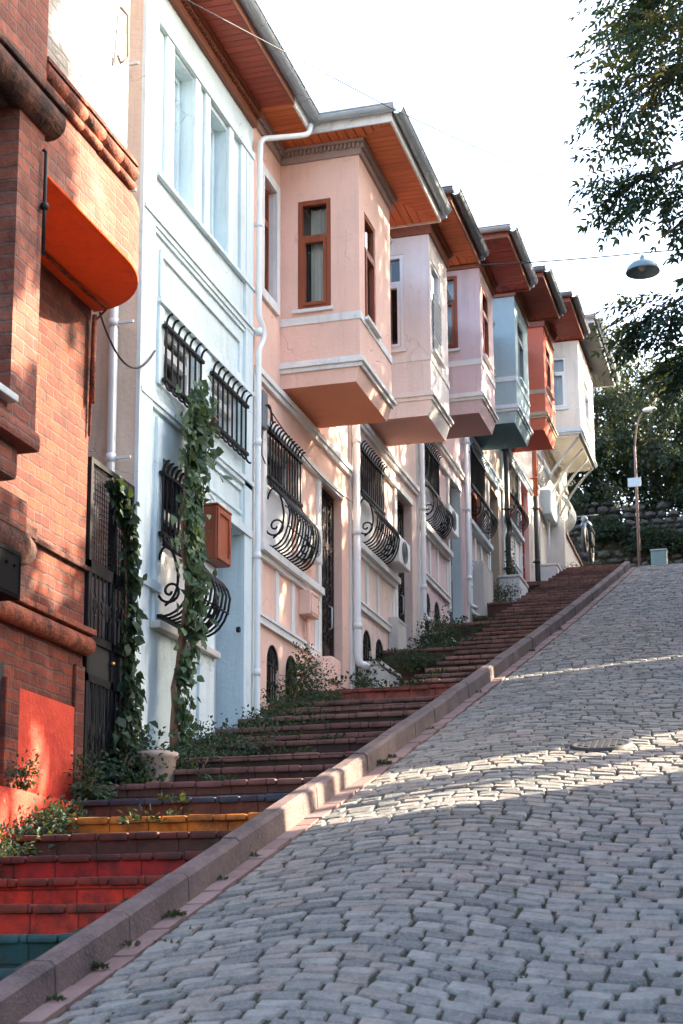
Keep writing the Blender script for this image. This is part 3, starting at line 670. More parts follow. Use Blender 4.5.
def row_house(k,Y0,Y1,dz,label,wall,trim,bay,eav,sof,fas,gut,win_st,frame,door_mat,jamb,opts):
    zt=eav['z']; root=thing('row_house',(0,(Y0+Y1)/2,kz((Y0+Y1)/2)),label,'house','bay windowed houses in the row')
    zb=kz(Y0)-1.0; o=lambda y:y-Y0
    G=opts.get('grille'); D=opts.get('door'); A=opts.get('arches',[]); Wn=opts.get('upwin')
    ops=[]
    if G: ops.append((o(G[0])+.02,o(G[1])-.02,G[4]-zb+.0,G[2]-zb-.02,.16))
    if D: ops.append((o(D[0]),o(D[1]),zb-zb+.01,D[2]-zb,D[3]))
    for a in A: ops.append((o(a[0]),o(a[1]),a[2]-zb,a[3]-zb,.1,True))
    if Wn: ops.append((o(Wn[0]),o(Wn[1]),Wn[2]-zb,Wn[3]-zb,.12))
    mb=MB(); panel(mb,(0,Y0,zb),EY,EX,Y1-Y0,0,zt-zb,ops)
    mb.face([(0,Y0,zb),(-3,Y0,zb),(-3,Y0,zt),(0,Y0,zt)]); mb.face([(0,Y1,zb),(-3,Y1,zb),(-3,Y1,zt),(0,Y1,zt)]); mb.face([(-3,Y0,zb),(-3,Y1,zb),(-3,Y1,zt),(-3,Y0,zt)])
    mb.build('wall',wall,root)
    if D and jamb is not None:
        j=MB(); y=D[1]-.004; j.box(-D[3]+.005,-.002,y-.008,y,zb+.1,D[2]-.01); j.build('door_jamb',jamb,root)
    yb0,yb1,Xb,b0,b1=bay['y0'],bay['y1'],.866,bay['z0'],bay['z1']
    bay_box(root,yb0,yb1,Xb,b0,b1,bay['mat'],bay.get('trim',trim),bay['under'],frame,bay.get('left'),bay.get('front'),stylef=win_st,band=bay.get('band',.68),mould=bay.get('mould',.2))
    cornice(root,yb0,yb1,Xb,b1,zt-.002,opts.get('cornmat',trim),Y0 if opts.get('corn_full') else None,Y1)
    eave(root,Y0+.004,Y1-.004,zt,.42,(yb0,yb1,Xb,eav['y0'],eav['y1'],eav['x']),sof[0],sof[1],fas,gut)
    # mouldings on the front
    t=MB(); zs=b0-.02
    t.box(.001,.06,Y0+.05,Y1-.02,zs-.10,zs-.04); t.box(.001,.04,Y0+.05,Y1-.02,zs-.155,zs-.101)
    D0=D[0] if D else Y1-.1
    if G:
        zsill=G[4]-.02
        t.box(.001,.10,Y0+.12,D0-.12,zsill-.075,zsill); t.box(.001,.045,Y0+.12,D0-.10,zsill-.13,zsill-.076)
        t.box(.001,.035,Y0+.12,D0-.10,zsill-.79,zsill-.72); t.box(.001,.05,Y0+.12,D0-.10,zsill-.719,zsill-.69)
        for yy in (Y0+.2,Y0+.75,Y0+1.3,D0-.22): t.box(.001,.018,yy,yy+.10,zsill-.689,zsill-.131)
        t.box(.001,.03,G[0]-.14,G[0]-.02,G[4],G[2]+.06); t.box(.001,.03,G[1]+.02,G[1]+.14,G[4],G[2]+.06); t.box(.001,.055,G[0]-.16,D0+.85,G[2]+.061,G[2]+.14)
    if D: t.box(.001,.03,D[0]-.12,D[0]-.002,D[2]-2.3,D[2]+.0)
    t.box(.001,.025,Y0+.0,Y0+.13,zb+.2,zs-.156)
    t.build('wall_moulding',trim,root)
    if G:
        window(root,(0,G[0]+.02,G[4]),EY,EX,G[1]-G[0]-.04,G[2]-.02-G[4],.14,opts.get('gframe',M['pvc']),tr=.62,cur=True,openl=.0,openr=.12)
        if not opts.get('gframe'):
            m=MB(); m.box(-.06,-.03,G[0]+.03,G[1]-.03,G[4]+.01,G[3]-.03); m.build('window_shutter',M['pvc'],root)
        grille(root,G[0],G[1],G[2],G[3],G[4],opts.get('iron',M['iron']),scroll=True)
    if D: door(root,D[0],D[1],D[2]-2.55,D[2],D[3],door_mat,opts.get('lat',True))
    for a in A: arch_window(root,*a,Y0)
    if Wn: window(root,(0,Wn[0],Wn[2]),EY,EX,Wn[1]-Wn[0],Wn[3]-Wn[2],.11,frame)
    return root
brown=dict(left=dict(openl=.06,tr=.66),front=dict(openl=.05,tr=.66))
GRP='bay windowed houses in the row'
# 1 pink house
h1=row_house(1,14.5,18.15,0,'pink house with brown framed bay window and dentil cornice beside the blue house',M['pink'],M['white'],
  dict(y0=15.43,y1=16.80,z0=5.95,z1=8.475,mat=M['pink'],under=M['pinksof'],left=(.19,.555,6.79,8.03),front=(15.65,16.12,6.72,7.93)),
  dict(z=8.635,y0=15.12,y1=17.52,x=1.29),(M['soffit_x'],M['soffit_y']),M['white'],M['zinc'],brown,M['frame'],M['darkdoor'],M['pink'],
  dict(grille=(14.92,15.96,5.30,4.82,4.10),door=(16.86,17.82,5.42,.14),arches=[(15.0,15.41,2.55,3.16),(15.62,16.05,2.66,3.17)],upwin=(14.78,15.2,6.8,8.05),corn_full=True,cornmat=M['duskcorn']))
m=MB(); ring(m,(0,14.68,6.70),EY,EX,0,.62,0,1.45,.10,.001,.035); m.box(-.105,-.002,15.19,15.198,6.81,8.04); m.build('window_surround',M['white'],h1)
# 2 pale rose house
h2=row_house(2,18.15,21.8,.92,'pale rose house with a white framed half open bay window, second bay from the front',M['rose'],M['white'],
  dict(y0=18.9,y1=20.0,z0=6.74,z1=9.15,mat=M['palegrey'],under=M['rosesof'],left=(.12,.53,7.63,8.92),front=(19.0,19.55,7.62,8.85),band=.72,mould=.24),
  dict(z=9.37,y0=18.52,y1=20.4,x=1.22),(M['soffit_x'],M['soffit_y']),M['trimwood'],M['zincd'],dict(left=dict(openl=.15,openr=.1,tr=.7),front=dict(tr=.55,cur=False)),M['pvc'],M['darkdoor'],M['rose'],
  dict(grille=(18.52,19.62,6.24,5.72,5.05),door=(20.5,21.5,6.36,.16),arches=[(18.75,19.17,3.5,4.06),(19.37,19.81,3.6,4.07)],cornmat=M['trimwood']))
m=MB()
for i in range(11): m.box(.872,.885,19.04,19.51,7.66+i*.068,7.66+i*.068+.058)
m.box(.868,.8715,19.04,19.51,7.66,8.41); m.build('shutter',M['greyshut'],h2)
# 3 lilac pink house
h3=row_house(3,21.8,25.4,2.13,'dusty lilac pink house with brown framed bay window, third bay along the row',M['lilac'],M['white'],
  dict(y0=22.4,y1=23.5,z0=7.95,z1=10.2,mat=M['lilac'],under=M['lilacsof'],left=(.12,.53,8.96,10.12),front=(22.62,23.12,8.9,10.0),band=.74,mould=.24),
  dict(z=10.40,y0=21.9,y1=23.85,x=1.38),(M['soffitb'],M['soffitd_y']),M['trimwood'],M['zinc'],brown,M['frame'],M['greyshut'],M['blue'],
  dict(grille=(22.05,23.1,7.44,6.9,6.27),door=(24.02,25.05,7.64,.2),arches=[(22.27,22.64,4.72,5.3),(22.9,23.3,4.78,5.31)],cornmat=M['trimwood']))
# 4 teal house
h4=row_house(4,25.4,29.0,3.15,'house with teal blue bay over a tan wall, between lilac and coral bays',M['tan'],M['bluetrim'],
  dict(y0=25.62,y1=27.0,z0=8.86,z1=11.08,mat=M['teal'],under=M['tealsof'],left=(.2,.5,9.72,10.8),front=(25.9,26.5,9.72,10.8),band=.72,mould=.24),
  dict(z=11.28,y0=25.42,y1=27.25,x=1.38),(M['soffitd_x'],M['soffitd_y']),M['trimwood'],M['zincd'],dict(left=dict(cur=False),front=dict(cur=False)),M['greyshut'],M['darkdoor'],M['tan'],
  dict(grille=(25.75,26.95,8.49,7.88,7.25),door=(27.55,28.6,8.45,.22),cornmat=M['trimwood'],gframe=M['frame']))
# 5 coral house
h5=row_house(5,29.0,32.75,4.15,'house with a coral red bay, red door and cream lower wall',M['cream'],M['bluetrim'],
  dict(y0=28.98,y1=30.25,z0=9.83,z1=11.85,mat=M['coral'],under=M['coralsof'],trim=M['tan'],front=(29.25,29.85,10.72,11.65),band=.70,mould=.27),
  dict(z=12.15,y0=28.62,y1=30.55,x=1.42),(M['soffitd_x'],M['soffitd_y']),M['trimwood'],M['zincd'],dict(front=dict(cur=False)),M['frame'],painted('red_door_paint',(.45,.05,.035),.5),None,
  dict(grille=(29.3,30.55,9.45,8.85,8.3),door=(31.1,32.2,9.55,.14),cornmat=M['trimwood'],lat=False,gframe=M['frame']))
# 6 cream corner house
h6=thing('row_house',(0,35.6,kz(35)),'cream house at the top of the stairs, its wide bay on curved brackets','house',GRP)
zb=7.0; mb=MB()
panel(mb,(0,32.75,zb),EY,EX,38.5-32.75,0,13.9-zb,[(.15,1.0,10.15-zb,11.1-zb,.12),(.2,1.05,8.05-zb,9.25-zb,.12),(3.75,4.6,10.05-zb,11.3-zb,.12)])
mb.face([(0,38.5,zb),(-4,38.5,zb),(-4,38.5,13.9),(0,38.5,13.9)]); mb.face([(0,32.75,zb),(-4,32.75,zb),(-4,32.75,13.9),(0,32.75,13.9)])
mb.build('wall',M['cream'],h6)
bay_box(h6,34.35,37.02,.866,11.42,13.7,M['cream'],M['bluetrim'],M['orangepl'] if 0 else M['cream'],M['pvc'],(.22,.59,12.08,13.28),(35.3,36.2,12.1,13.2),band=.12,mould=.1,stylef=dict(left=dict(),front=dict()))
window(h6,(0,32.9,10.15),EY,EX,.85,.95,.1,M['pvc']); window(h6,(0,36.5,10.05),EY,EX,.85,1.25,.1,M['pvc'])
grille(h6,32.9,33.75,11.05,10.75,10.15,M['ironw']); grille(h6,36.5,37.35,11.25,10.85,10.05,M['ironw'],belly=.32)
sd=MB(); sd.box(-.1,-.06,32.96,33.79,8.05,9.24); 
for i in range(9): sd.box(-.059,-.045,33.0+i*.085,33.06+i*.085,8.1,9.2)
sd.build('shutter_door',painted('grey_blue_paint',(.22,.29,.36),.5),h6)
for y in (34.5,35.3,36.1,36.9):
    br=MB(); br.tube(bez((.02,y,10.35),(.22,y,10.75),(.45,y,11.1),(.80,y,11.42),10),.028,6)
    br.tube([(.30+.1*math.cos(t*.5)*(1-t/20),y,11.12+.1*math.sin(t*.5)*(1-t/20)) for t in range(16)],.012,5)
    br.build('bay_bracket',M['ironw'],h6)
eave(h6,32.76,38.7,13.86,.42,(34.35,37.02,.866,33.95,38.1,1.27),M['greysof'],M['greysof'],M['bluetrim'],M['zinc'])
tt=MB(); tt.box(.001,.05,32.85,38.4,9.62,9.70); tt.box(.001,.06,32.85,38.3,11.25,11.33); tt.build('wall_moulding',M['tan'],h6)
cw=MB(); cw.prism([(0,35.2,9.55),(0,35.2,8.3),(0,38.6,9.2),(0,38.6,9.45)],(.01,0,0),(.3,0,0)); cw.box(.012,.36,34.98,35.199,8.2,9.72); cw.build('ramp_wall',M['cream'],h6)
cp=MB(); cp.prism([(0,35.2,9.62),(0,35.2,9.551),(0,38.6,9.451),(0,38.6,9.52)],(.0,0,0),(.34,0,0)); cp.build('coping',M['trimwood'],h6)
# 0 pale blue house
h0=thing('row_house',(0,13.0,kz(13)),'pale blue house with blind upper windows, nearest of the row beside the iron gate','house',GRP)
zb=.6; Y0,Y1=11.58,14.5; zt=8.63; mb=MB(); o=lambda y:y-Y0
panel(mb,(0,Y0,zb),EY,EX,Y1-Y0,0,zt-zb,[(o(12.24),o(12.77),6.72-zb,8.0-zb,.17),(o(13.17),o(13.69),6.70-zb,7.98-zb,.17),(o(12.10),o(12.96),4.82-zb,5.42-zb,.14),(o(13.28),o(14.2),4.82-zb,5.42-zb,.14),(o(12.12),o(12.98),2.82-zb,4.2-zb,.14),(o(13.44),o(14.22),.01,4.05-zb,.24)])
mb.face([(0,Y1,zb),(-3,Y1,zb),(-3,Y1,zt),(0,Y1,zt)]); mb.face([(-3,Y0,zb),(-3,Y1,zb),(-3,Y1,zt),(-3,Y0,zt)]); mb.build('wall',M['blue'],h0)
sw=MB(); sw.face([(-.001,Y0,zb),(-3,Y0,zb),(-3,Y0,zt),(-.001,Y0,zt)]); sw.build('side_wall',M['creamwall'],h0)['label']='cream plastered side wall of the blue house'
t=MB()
t.box(.001,.035,11.575,11.86,zb,8.1); t.box(.001,.03,14.22,14.44,zb+.4,8.1)
t.box(.001,.045,11.87,14.42,8.03,8.10); t.box(.001,.045,11.9,14.48,6.625,6.66)
t.box(.001,.05,11.6,14.48,6.20,6.235); t.box(.001,.034,11.6,14.48,6.15,6.199); t.box(.001,.02,11.6,14.48,6.11,6.149)
for a,b in ((12.06,12.235),(12.775,12.9),(13.04,13.165),(13.695,13.82),(14.05,14.2)): t.box(.001,.03,a,b,6.665,8.025)
ring(t,(0,12.02,5.58),EY,EX,0,2.1,0,.42,.05,.001,.022)
t.box(.001,.04,12.0,14.46,5.52,5.56); t.box(.001,.028,12.0,12.095,4.8,5.49); t.box(.001,.028,12.98,13.26,4.8,5.49); 
t.box(.001,.045,11.6,14.45,4.59,4.63); t.box(.001,.03,11.6,14.45,4.55,4.589)
ring(t,(0,13.28,4.24),EY,EX,0,.9,0,.26,.03,.001,.02)
t.box(.001,.028,12.0,12.115,2.75,4.5); t.box(.001,.028,13.05,13.42,1.0,4.2); t.box(.001,.05,13.25,14.4,4.06,4.14)
t.box(.001,.05,11.6,12.1,3.0,3.08); t.box(.001,.03,11.62,11.9,2.1,2.16)
t.build('wall_moulding',M['bluetrim'],h0)
s=MB(); s.bbox(.001,.09,11.95,13.42,2.69,2.75,.012); s.build('window_sill',M['concrete'],h0)
for (a,b,c,d) in ((12.24,12.77,6.72,8.0),(13.17,13.69,6.70,7.98)):
    w=MB(); w.box(-.19,-.15,a,b,c,d); ring(w,(-.15,a,c),EY,EX,.0,b-a,0,d-c,.05,.001,.03); w.build('blind_window',M['bluetrim'],h0)
for (a,b,c,d) in ((12.10,12.96,4.82,5.42),(13.28,14.2,4.82,5.42),(12.12,12.98,2.82,4.2)): window(h0,(0,a,c),EY,EX,b-a,d-c,.13,M['pvc'],openl=.12,openr=.2)
grille(h0,12.08,12.92,5.32,4.84,4.7,M['iron'],nb=7,straight=True,r=.011); grille(h0,13.24,14.16,5.32,4.84,4.7,M['iron'],nb=8,straight=True,r=.011)
grille(h0,12.06,12.98,4.02,3.5,2.80,M['iron'],nb=11,r=.012,belly=.31); m=MB(); m.box(-.06,-.03,12.14,12.96,2.84,3.46); m.build('window_shutter',M['pvc'],h0)
d=MB(); d.box(-.28,-.24,13.44,14.22,1.0,4.05); d.box(-.239,-.225,13.5,14.16,1.9,3.9); dd=d.build('door',painted('grey_blue_door',(.35,.42,.45),.5),h0)
d=MB(); d.box(-.03,-.005,13.445,13.475,1.7,4.04); d.tube([(.0,14.1,3.1),(.03,14.1,3.1)],.028,10); d.build('door_gap_strip',M['iron'],h0)  # black strip stands for the dark gap at the door; round knob beside
eave(h0,11.0,14.5,8.64,.42,None,M['soffitb'],M['soffitb'],M['trimwood'],M['zinc'])
c=MB(); c.box(.001,.05,11.6,14.48,8.42,8.635); c.box(.051,.09,11.6,14.48,8.58,8.635); dentils_y(c,11.6,14.48,.051,8.51,.05); c.build('cornice',M['trimwood'],h0)
downpipe(h0,11.5,1.2,8.5,M['pipew'],x=-.17,kick=False)
# rainwater pipes on the party lines
downpipe(h1,14.47,2.25,8.05,M['pipew'],x=.08,r=.029,top=[(.47,14.98,8.64),(.47,14.9,8.5),(.40,14.8,8.44),(.08,14.5,8.30)],ck=6.2)
downpipe(h2,18.2,3.45,6.5,M['pipew'],x=.08,r=.047)
downpipe(h3,21.86,4.75,8.0,M['pipew'],x=.08)
downpipe(h4,25.2,5.65,9.0,M['pipew'],x=.08); downpipe(h4,25.55,5.6,9.2,M['pipew'],x=.05,r=.025)
downpipe(h5,29.0,6.7,10.0,M['pipeb'],x=.10,r=.05,ck=8.0); 
downpipe(h6,32.6,7.7,9.6,M['pipeb'],x=.10,r=.055); downpipe(h6,32.6,9.5,11.4,M['copper'],x=.10,r=.045,kick=False)
# ------------------------------------------------------------------ red brick building
B=thing('brick_building',(0,9.3,.7),'weathered red brick building with a rounded orange bay and a red plastered base','building')
mb=MB(); panel(mb,(0,5.0,-1.2),EY,EX,5.69,0,11.2,[]); mb.face([(0,10.69,-1.2),(-4,10.69,-1.2),(-4,10.69,10),(0,10.69,10)]); mb.face([(0,5,-1.2),(-4,5,-1.2),(-4,5,10),(0,5,10)]); mb.face([(-4,5,10),(0,5,10),(0,10.69,10),(-4,10.69,10)])
mb.build('wall',M['brick'],B)
def outline(X,ya,yend,rx): # bay plan from wall start to far wall end with rounded corner
    p=[(0,ya),(X,ya)]; 
    for k in range(13):
        a=PI/2*k/12; p.append((X*math.cos(a) if k else X,yend-rx+rx*math.sin(a)))
    return p
ol=outline(.61,8.46,10.74,.80); n=len(ol)
mb=MB(); 
for (a,b) in zip(ol[1:-1],ol[2:]): mb.face([(*a,4.9355),(*b,4.9355),(*b,5.46),(*a,5.46)],True)
mb.build('bay_wall',M['wbrick' if 0 else 'brickp'],B)
mb=MB(); mb.face([(x,y,4.92) for x,y in ol]); 
for a,b in zip(ol[1:-1],ol[2:]): mb.face([(*a,4.92),(*b,4.92),(b[0]*1.004,b[1],4.935),(a[0]*1.004,a[1],4.935)],True)
ou=mb.build('bay_underside',M['orangepl'],B)
pb=MB(); pb.tube([(.10,8.4,4.9),(.11,9.6,4.9),(.12,10.3,4.895),(.16,10.62,4.88),(.03,10.66,4.8),(.02,10.66,3.9)],.012,5); pb.tube([(.05,10.64,4.85),(.05,10.64,4.15)],.02,6); pb.build('cable_run',M['terra'],B)
mb=MB(); ol2=outline(.60,8.46,10.02,.10); 
for a,b in zip(ol2[1:-1],ol2[2:]): mb.face([(*a,5.46),(*b,5.46),(*b,9.6),(*a,9.6)],True)
mb.face([(x,y,5.46) for x,y in ol2]); mb.face([(x,y,9.6) for x,y in ol2])
mb.build('upper_wall',M['wbrick'],B)['label']='upper storey of white painted brick'
mb=MB()
for j in range(15):
    y=8.5+j*.30; q=U(-.008,.008); e=min(y+.30,9.98)
    if y<9.9: mb.tube([(.625,y,5.585+q),(.625,e,5.585+q)],.055,10); mb.tube([(.62,y,5.50+q),(.62,e,5.50+q)],.034,8); mb.box(.601,.672,y+.002,e-.002,5.64+q,5.668+q)
mb.build('tile_course',M['terra'],B)
hk=MB(); hk.tube([(.62,9.7,6.75),(.66,9.75,6.7),(.68,9.72,6.35),(.65,9.66,6.28),(.63,9.66,6.34)],.012,6); hk.build('hook',M['rust'],B)
# pier at the left with its window
mb=MB(); panel(mb,(.66,5.5,3.15),EY,EX,3.0,0,6.8,[(1.35,2.66,.12,2.0,.34)])
mb.face([(.66,8.5,3.15),(0,8.5,3.15),(0,8.5,9.95),(.66,8.5,9.95)]); mb.face([(.66,5.5,3.15),(0,5.5,3.15),(0,8.5,3.15),(.66,8.5,3.15)])
mb.build('pier',M['brickp'],B)
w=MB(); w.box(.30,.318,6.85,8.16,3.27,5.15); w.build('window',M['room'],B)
s=MB(); s.bbox(.60,.73,6.8,8.14,3.225,3.27,.008); s.build('window_sill',M['zinc'],B)
mb=MB(); mb.bbox(.45,.69,6.0,8.53,3.04,3.16,.03); mb.bbox(.2,.60,6.0,8.42,2.84,3.06,.04); mb.build('pier_corbel',M['brickp'],B)
mb=MB(); mb.box(.001,.42,6.0,8.9,2.66,2.86); mb.build('pier_base',M['brick'],B)
mb=MB(); mb.tube([(.665,5.6,5.22),(.665,8.58,5.22)],.105,14); mb.bbox(.61,.765,5.6,8.60,5.30,5.345,.012); mb.build('cornice',M['brownstone'],B)
mb=MB(); mb.tube([(.30,6,2.60),(.30,8.95,2.60),(.30,9.12,2.60)],[.13,.13,.09],12); mb.bbox(.001,.34,6,9.22,2.70,2.78,.012); mb.build('corbel_moulding',M['brownstone'],B)
mb=MB(); mb.bbox(.001,.10,6,10.72,2.37,2.415,.01); mb.tube([(.03,6,2.295),(.03,10.70,2.295)],.072,12); mb.build('string_course',M['terra'],B)
mb=MB(); mb.bbox(.001,.035,9.2,10.73,2.86,2.90,.01); mb.build('thin_ledge',M['brownstone'],B)
hb=MB(); hb.tube([(.67,8.47,5.0),(.69,8.47,4.98),(.69,8.47,4.3)],.012,6); hb.sph((.69,8.47,4.62),.03); hb.build('iron_rod',M['iron'],B)
mb=MB(); mb.bbox(.002,.028,9.62,10.52,1.0,1.82,.01); mb.build('plaster_panel',M['redpeel'],B)['label']='bright red plaster panel below the brickwork'
mb=MB(); mb.prism([(.0,6,1.135),(.20,6,1.10),(.20,6,-.9),(.0,6,-.9)],(0,0,0),(0,4.56,0)); mb.build('plinth',M['redpeel'],B)
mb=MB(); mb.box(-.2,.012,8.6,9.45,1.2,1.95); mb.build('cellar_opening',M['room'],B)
for q in ((.05,9.42,9.62,1.1,1.86),(.03,10.525,10.68,.9,2.14)): mb=MB(); mb.bbox(.0,*q,.012); mb.build('brick_jamb',M['brick'],B)
M['blackbox']=painted('black_box_paint',(.005,.005,.006),.85); M['blackbox'].node_tree.nodes['Principled BSDF'].inputs['Specular IOR Level'].default_value=.1
sg=thing('sign_box',(.5,8.2,2.45),'black metal box fixed under the brick pier at the left edge','sign box'); mb=MB(); mb.bbox(.36,.60,7.5,8.5,2.13,2.42,.01); sb_=mb.build('casing',M['blackbox'],sg)
mb=MB(); ring(mb,(.60,7.5,2.13),EY,EX,.02,.98,.02,.27,.012,.001,.006); 
for y in (8.3,8.4): mb.sph((.604,y,2.32),.012,8,6)
mb.build('trim',M['blackbox'],sb_)
# ------------------------------------------------------------------ iron gate
g=thing('iron_gate',(0,11.1,1.2),'tall black iron gate with a wire mesh top in the alley beside the brick wall','gate')
y0,y1=10.72,11.55; fr=MB()
for y in (y0+.02,11.19,y1-.02): fr.box(-.03,.02,y-.02,y+.02,1.2,3.72)
for z,hh in ((1.25,.03),(2.08,.03),(2.38,.03),(2.92,.045),(3.74,.02)): fr.box(-.03,.02,y0,y1,z-hh,z+hh)
fr.build('frame',M['iron'],g)
pl=MB(); pl.box(-.012,.0,y0,y1,2.1,2.36); pl.box(-.012,-.004,y0,y1,1.28,2.05); pl.build('sheet_panel',painted('gate_sheet',(.011,.013,.016),.6),g)
def bars(z0,z1):
    b=MB(); nb=11
    for i in range(nb):
        y=y0+.06+i*(y1-y0-.12)/(nb-1); 
        if i%2: b.tube([(0.012,y,z0+(z1-z0)*t/16) if t not in(6,7,9,10) else (0.012,y+(.02 if t in(6,10) else -.02),z0+(z1-z0)*t/16) for t in range(17)],.009,5)
        else: b.tube([(.012,y,z0),(.012,y,z1)],.008,5)
        if i%3==1:
            b.tube([(.016,y+.035*math.cos(a*.5)*(1-a/22),z0+(z1-z0)*.45+.07*math.sin(a*.5)) for a in range(18)],.006,4)
    return b
bars(1.28,2.05).build('lower_bars',M['iron'],g); bars(2.41,2.88).build('upper_bars',M['iron'],g)
ms=MB(); k=0
while y0+k*.042<y1: ms.tube([(0,y0+k*.042,2.95),(0,y0+k*.042,3.72)],.0035,4); k+=1
k=0
while 2.95+k*.042<3.72: ms.tube([(.003,y0,2.95+k*.042),(.003,y1,2.95+k*.042)],.0035,4); k+=1
ms.build('wire_mesh',M['iron'],g)
lk=MB(); lk.sph((.03,11.17,2.25),.018,8,6); lk.build('knob',painted('brass',(.5,.3,.1),.3,.8),g)
# ------------------------------------------------------------------ things hung on or standing by the houses
ac_unit(16.10,16.56,4.30,4.70,.02,.13,'white air conditioner beside the round grille of the pink house')
ac_unit(19.72,20.35,5.10,5.46,.04,.24,'white air conditioner with its fan facing out, on the pale rose house')
a=ac_unit(23.15,23.85,6.45,6.83,.02,.2,'grey air conditioner beside the plant filled grille of the lilac house')
bx=thing('wooden_box',(.08,13.28,3.54),'reddish brown wooden box with a panelled door on the blue house wall','wall box')
m=MB(); m.bbox(.001,.15,13.10,13.47,3.54,4.03,.008); cs=m.build('casing',M['boxwood'],bx)
m=MB(); ring(m,(.15,13.10,3.54),EY,EX,.01,.36,.01,.48,.05,.001,.014); m.tube([(.15,13.42,3.65),(.165,13.42,3.65),(.165,13.42,3.9),(.15,13.42,3.9)],.006,5); m.build('door_frame',M['boxwood'],cs); m=MB(); m.bbox(.0,.165,13.09,13.48,4.031,4.05,.004); m.build('lid',M['boxwood'],cs)
def meter(label,x,y0,y1,z0,z1,mat,name='meter_box',door=True,feet=None):
    t_=thing(name,(x/2,(y0+y1)/2,z0),label,'meter box'); m=MB(); m.bbox(.001,x,y0,y1,z0,z1,.012); c_=m.build('casing',mat,t_)
    m=MB(); ring(m,(x,y0,z0),EY,EX,.03,y1-y0-.03,.03,z1-z0-.03,.012,.001,.008); m.sph((x+.012,y1-.07,(z0+z1)/2),.014,8,6); m.build('door',mat,c_)
    m=MB(); ym=(y0+y1)/2
    if feet: m.tube([(x*.4,ym,z0),(x*.4,ym,feet)],.022,6)
    else: m.tube([(x*.4,ym,z0),(x*.4,ym,z0-.25)],.018,6)
    m.build('conduit',mat,c_); return t_
meter('salmon pink meter box with pipes beside the pink house door',.13,16.08,16.42,3.66,3.93,M['pinksof'] if 0 else M['pink'],feet=3.3)
m=MB(); 
pd=thing('gate_pier',(.12,16.55,2.5),'low pink plastered pier at the foot of the pink house, left of its door','pier'); m.bbox(.0,.22,16.26,16.84,2.3,3.2,.015); m.build('body',M['pink'],pd); m=MB(); m.bbox(.0,.25,16.5,16.86,3.0,3.28,.03); m.build('buttress',M['pink'],pd)
meter('tall pale grey meter cabinet by the second arched window pair',.12,20.05,20.6,3.4,4.45,M['concrete'],name='meter_cabinet')
meter('narrow pale grey cabinet on the tan wall under the teal bay',.2,25.85,26.75,5.65,6.6,M['concrete'],name='meter_cabinet')
meter('white meter box high on the cream house wall',.22,33.95,35.0,9.6,10.15,M['bluetrim'],feet=8.3)
eb=thing('junction_box',(.05,14.7,5.4),'old grey cable junction box with loose wires on the pink house wall','junction box'); m=MB(); m.bbox(.001,.07,14.64,14.80,5.28,5.66,.008); c_=m.build('casing',M['zincd'],eb)
m=MB()
for k in range(4): m.tube(bez((.06,14.70,5.5),(.1,14.75+U(0,.1),5.6),(.1,14.85,5.45+U(-.1,.1)),(.03,14.95+k*.05,5.38+U(-.06,.06)),8),.006,4)
m.tube([(.04,14.7,5.28),(.04,14.7,5.0),(.05,14.78,4.93)],.008,4); m.build('wires',M['cable'],c_)
def planter(label,x0,x1,y0,y1,z0,z1,mat=None):
    t_=thing('planter_box',((x0+x1)/2,(y0+y1)/2,z0),label,'planter','concrete planters on the stairs'); m=MB(); w=.035
    m.bbox(x0,x1,y0,y1,z0,z1-.05,.03); m.bbox(x0-.02,x1+.02,y0-.02,y1+.02,z1-.05,z1,.015); m.build('trough',mat or M['concrete'],t_)
    s_=MB(); s_.box(x0+.04,x1-.04,y0+.04,y1-.04,z1-.02,z1+.006); s_.build('soil',M['joint'],t_); return t_
planter('pale concrete planter below the arched windows of the pale rose house',.02,.30,18.4,19.4,2.85,3.56)
planter('pale concrete planter with pink flowers below the arched windows of the lilac house',.02,.34,21.98,22.72,4.0,4.62)
planter('rounded white planter with a small shrub beside the black pipe under the coral bay',.02,.4,28.35,29.3,6.3,6.93,M['white'])
planter('white planter at the foot of the cream house ramp',.02,.42,33.2,34.2,7.7,8.3,M['white'])
pt=thing('flower_pot',(.3,11.55,1.30),'weathered pale clay pot beside the gate holding the climbing vine','flower pot')
m=MB(); m.lathe([(.001,.0),(.10,.0),(.125,.02),(.15,.27),(.165,.28),(.165,.32),(.14,.325),(.13,.29),(.001,.29)],(.30,11.42,1.27),20); m.build('pot',plaster('pot_clay',(.50,.40,.33),.6),pt); m=MB(); m.lathe([(.0,.295),(.131,.295)],(.30,11.42,1.27),16); m.build('soil',M['joint'],pt)
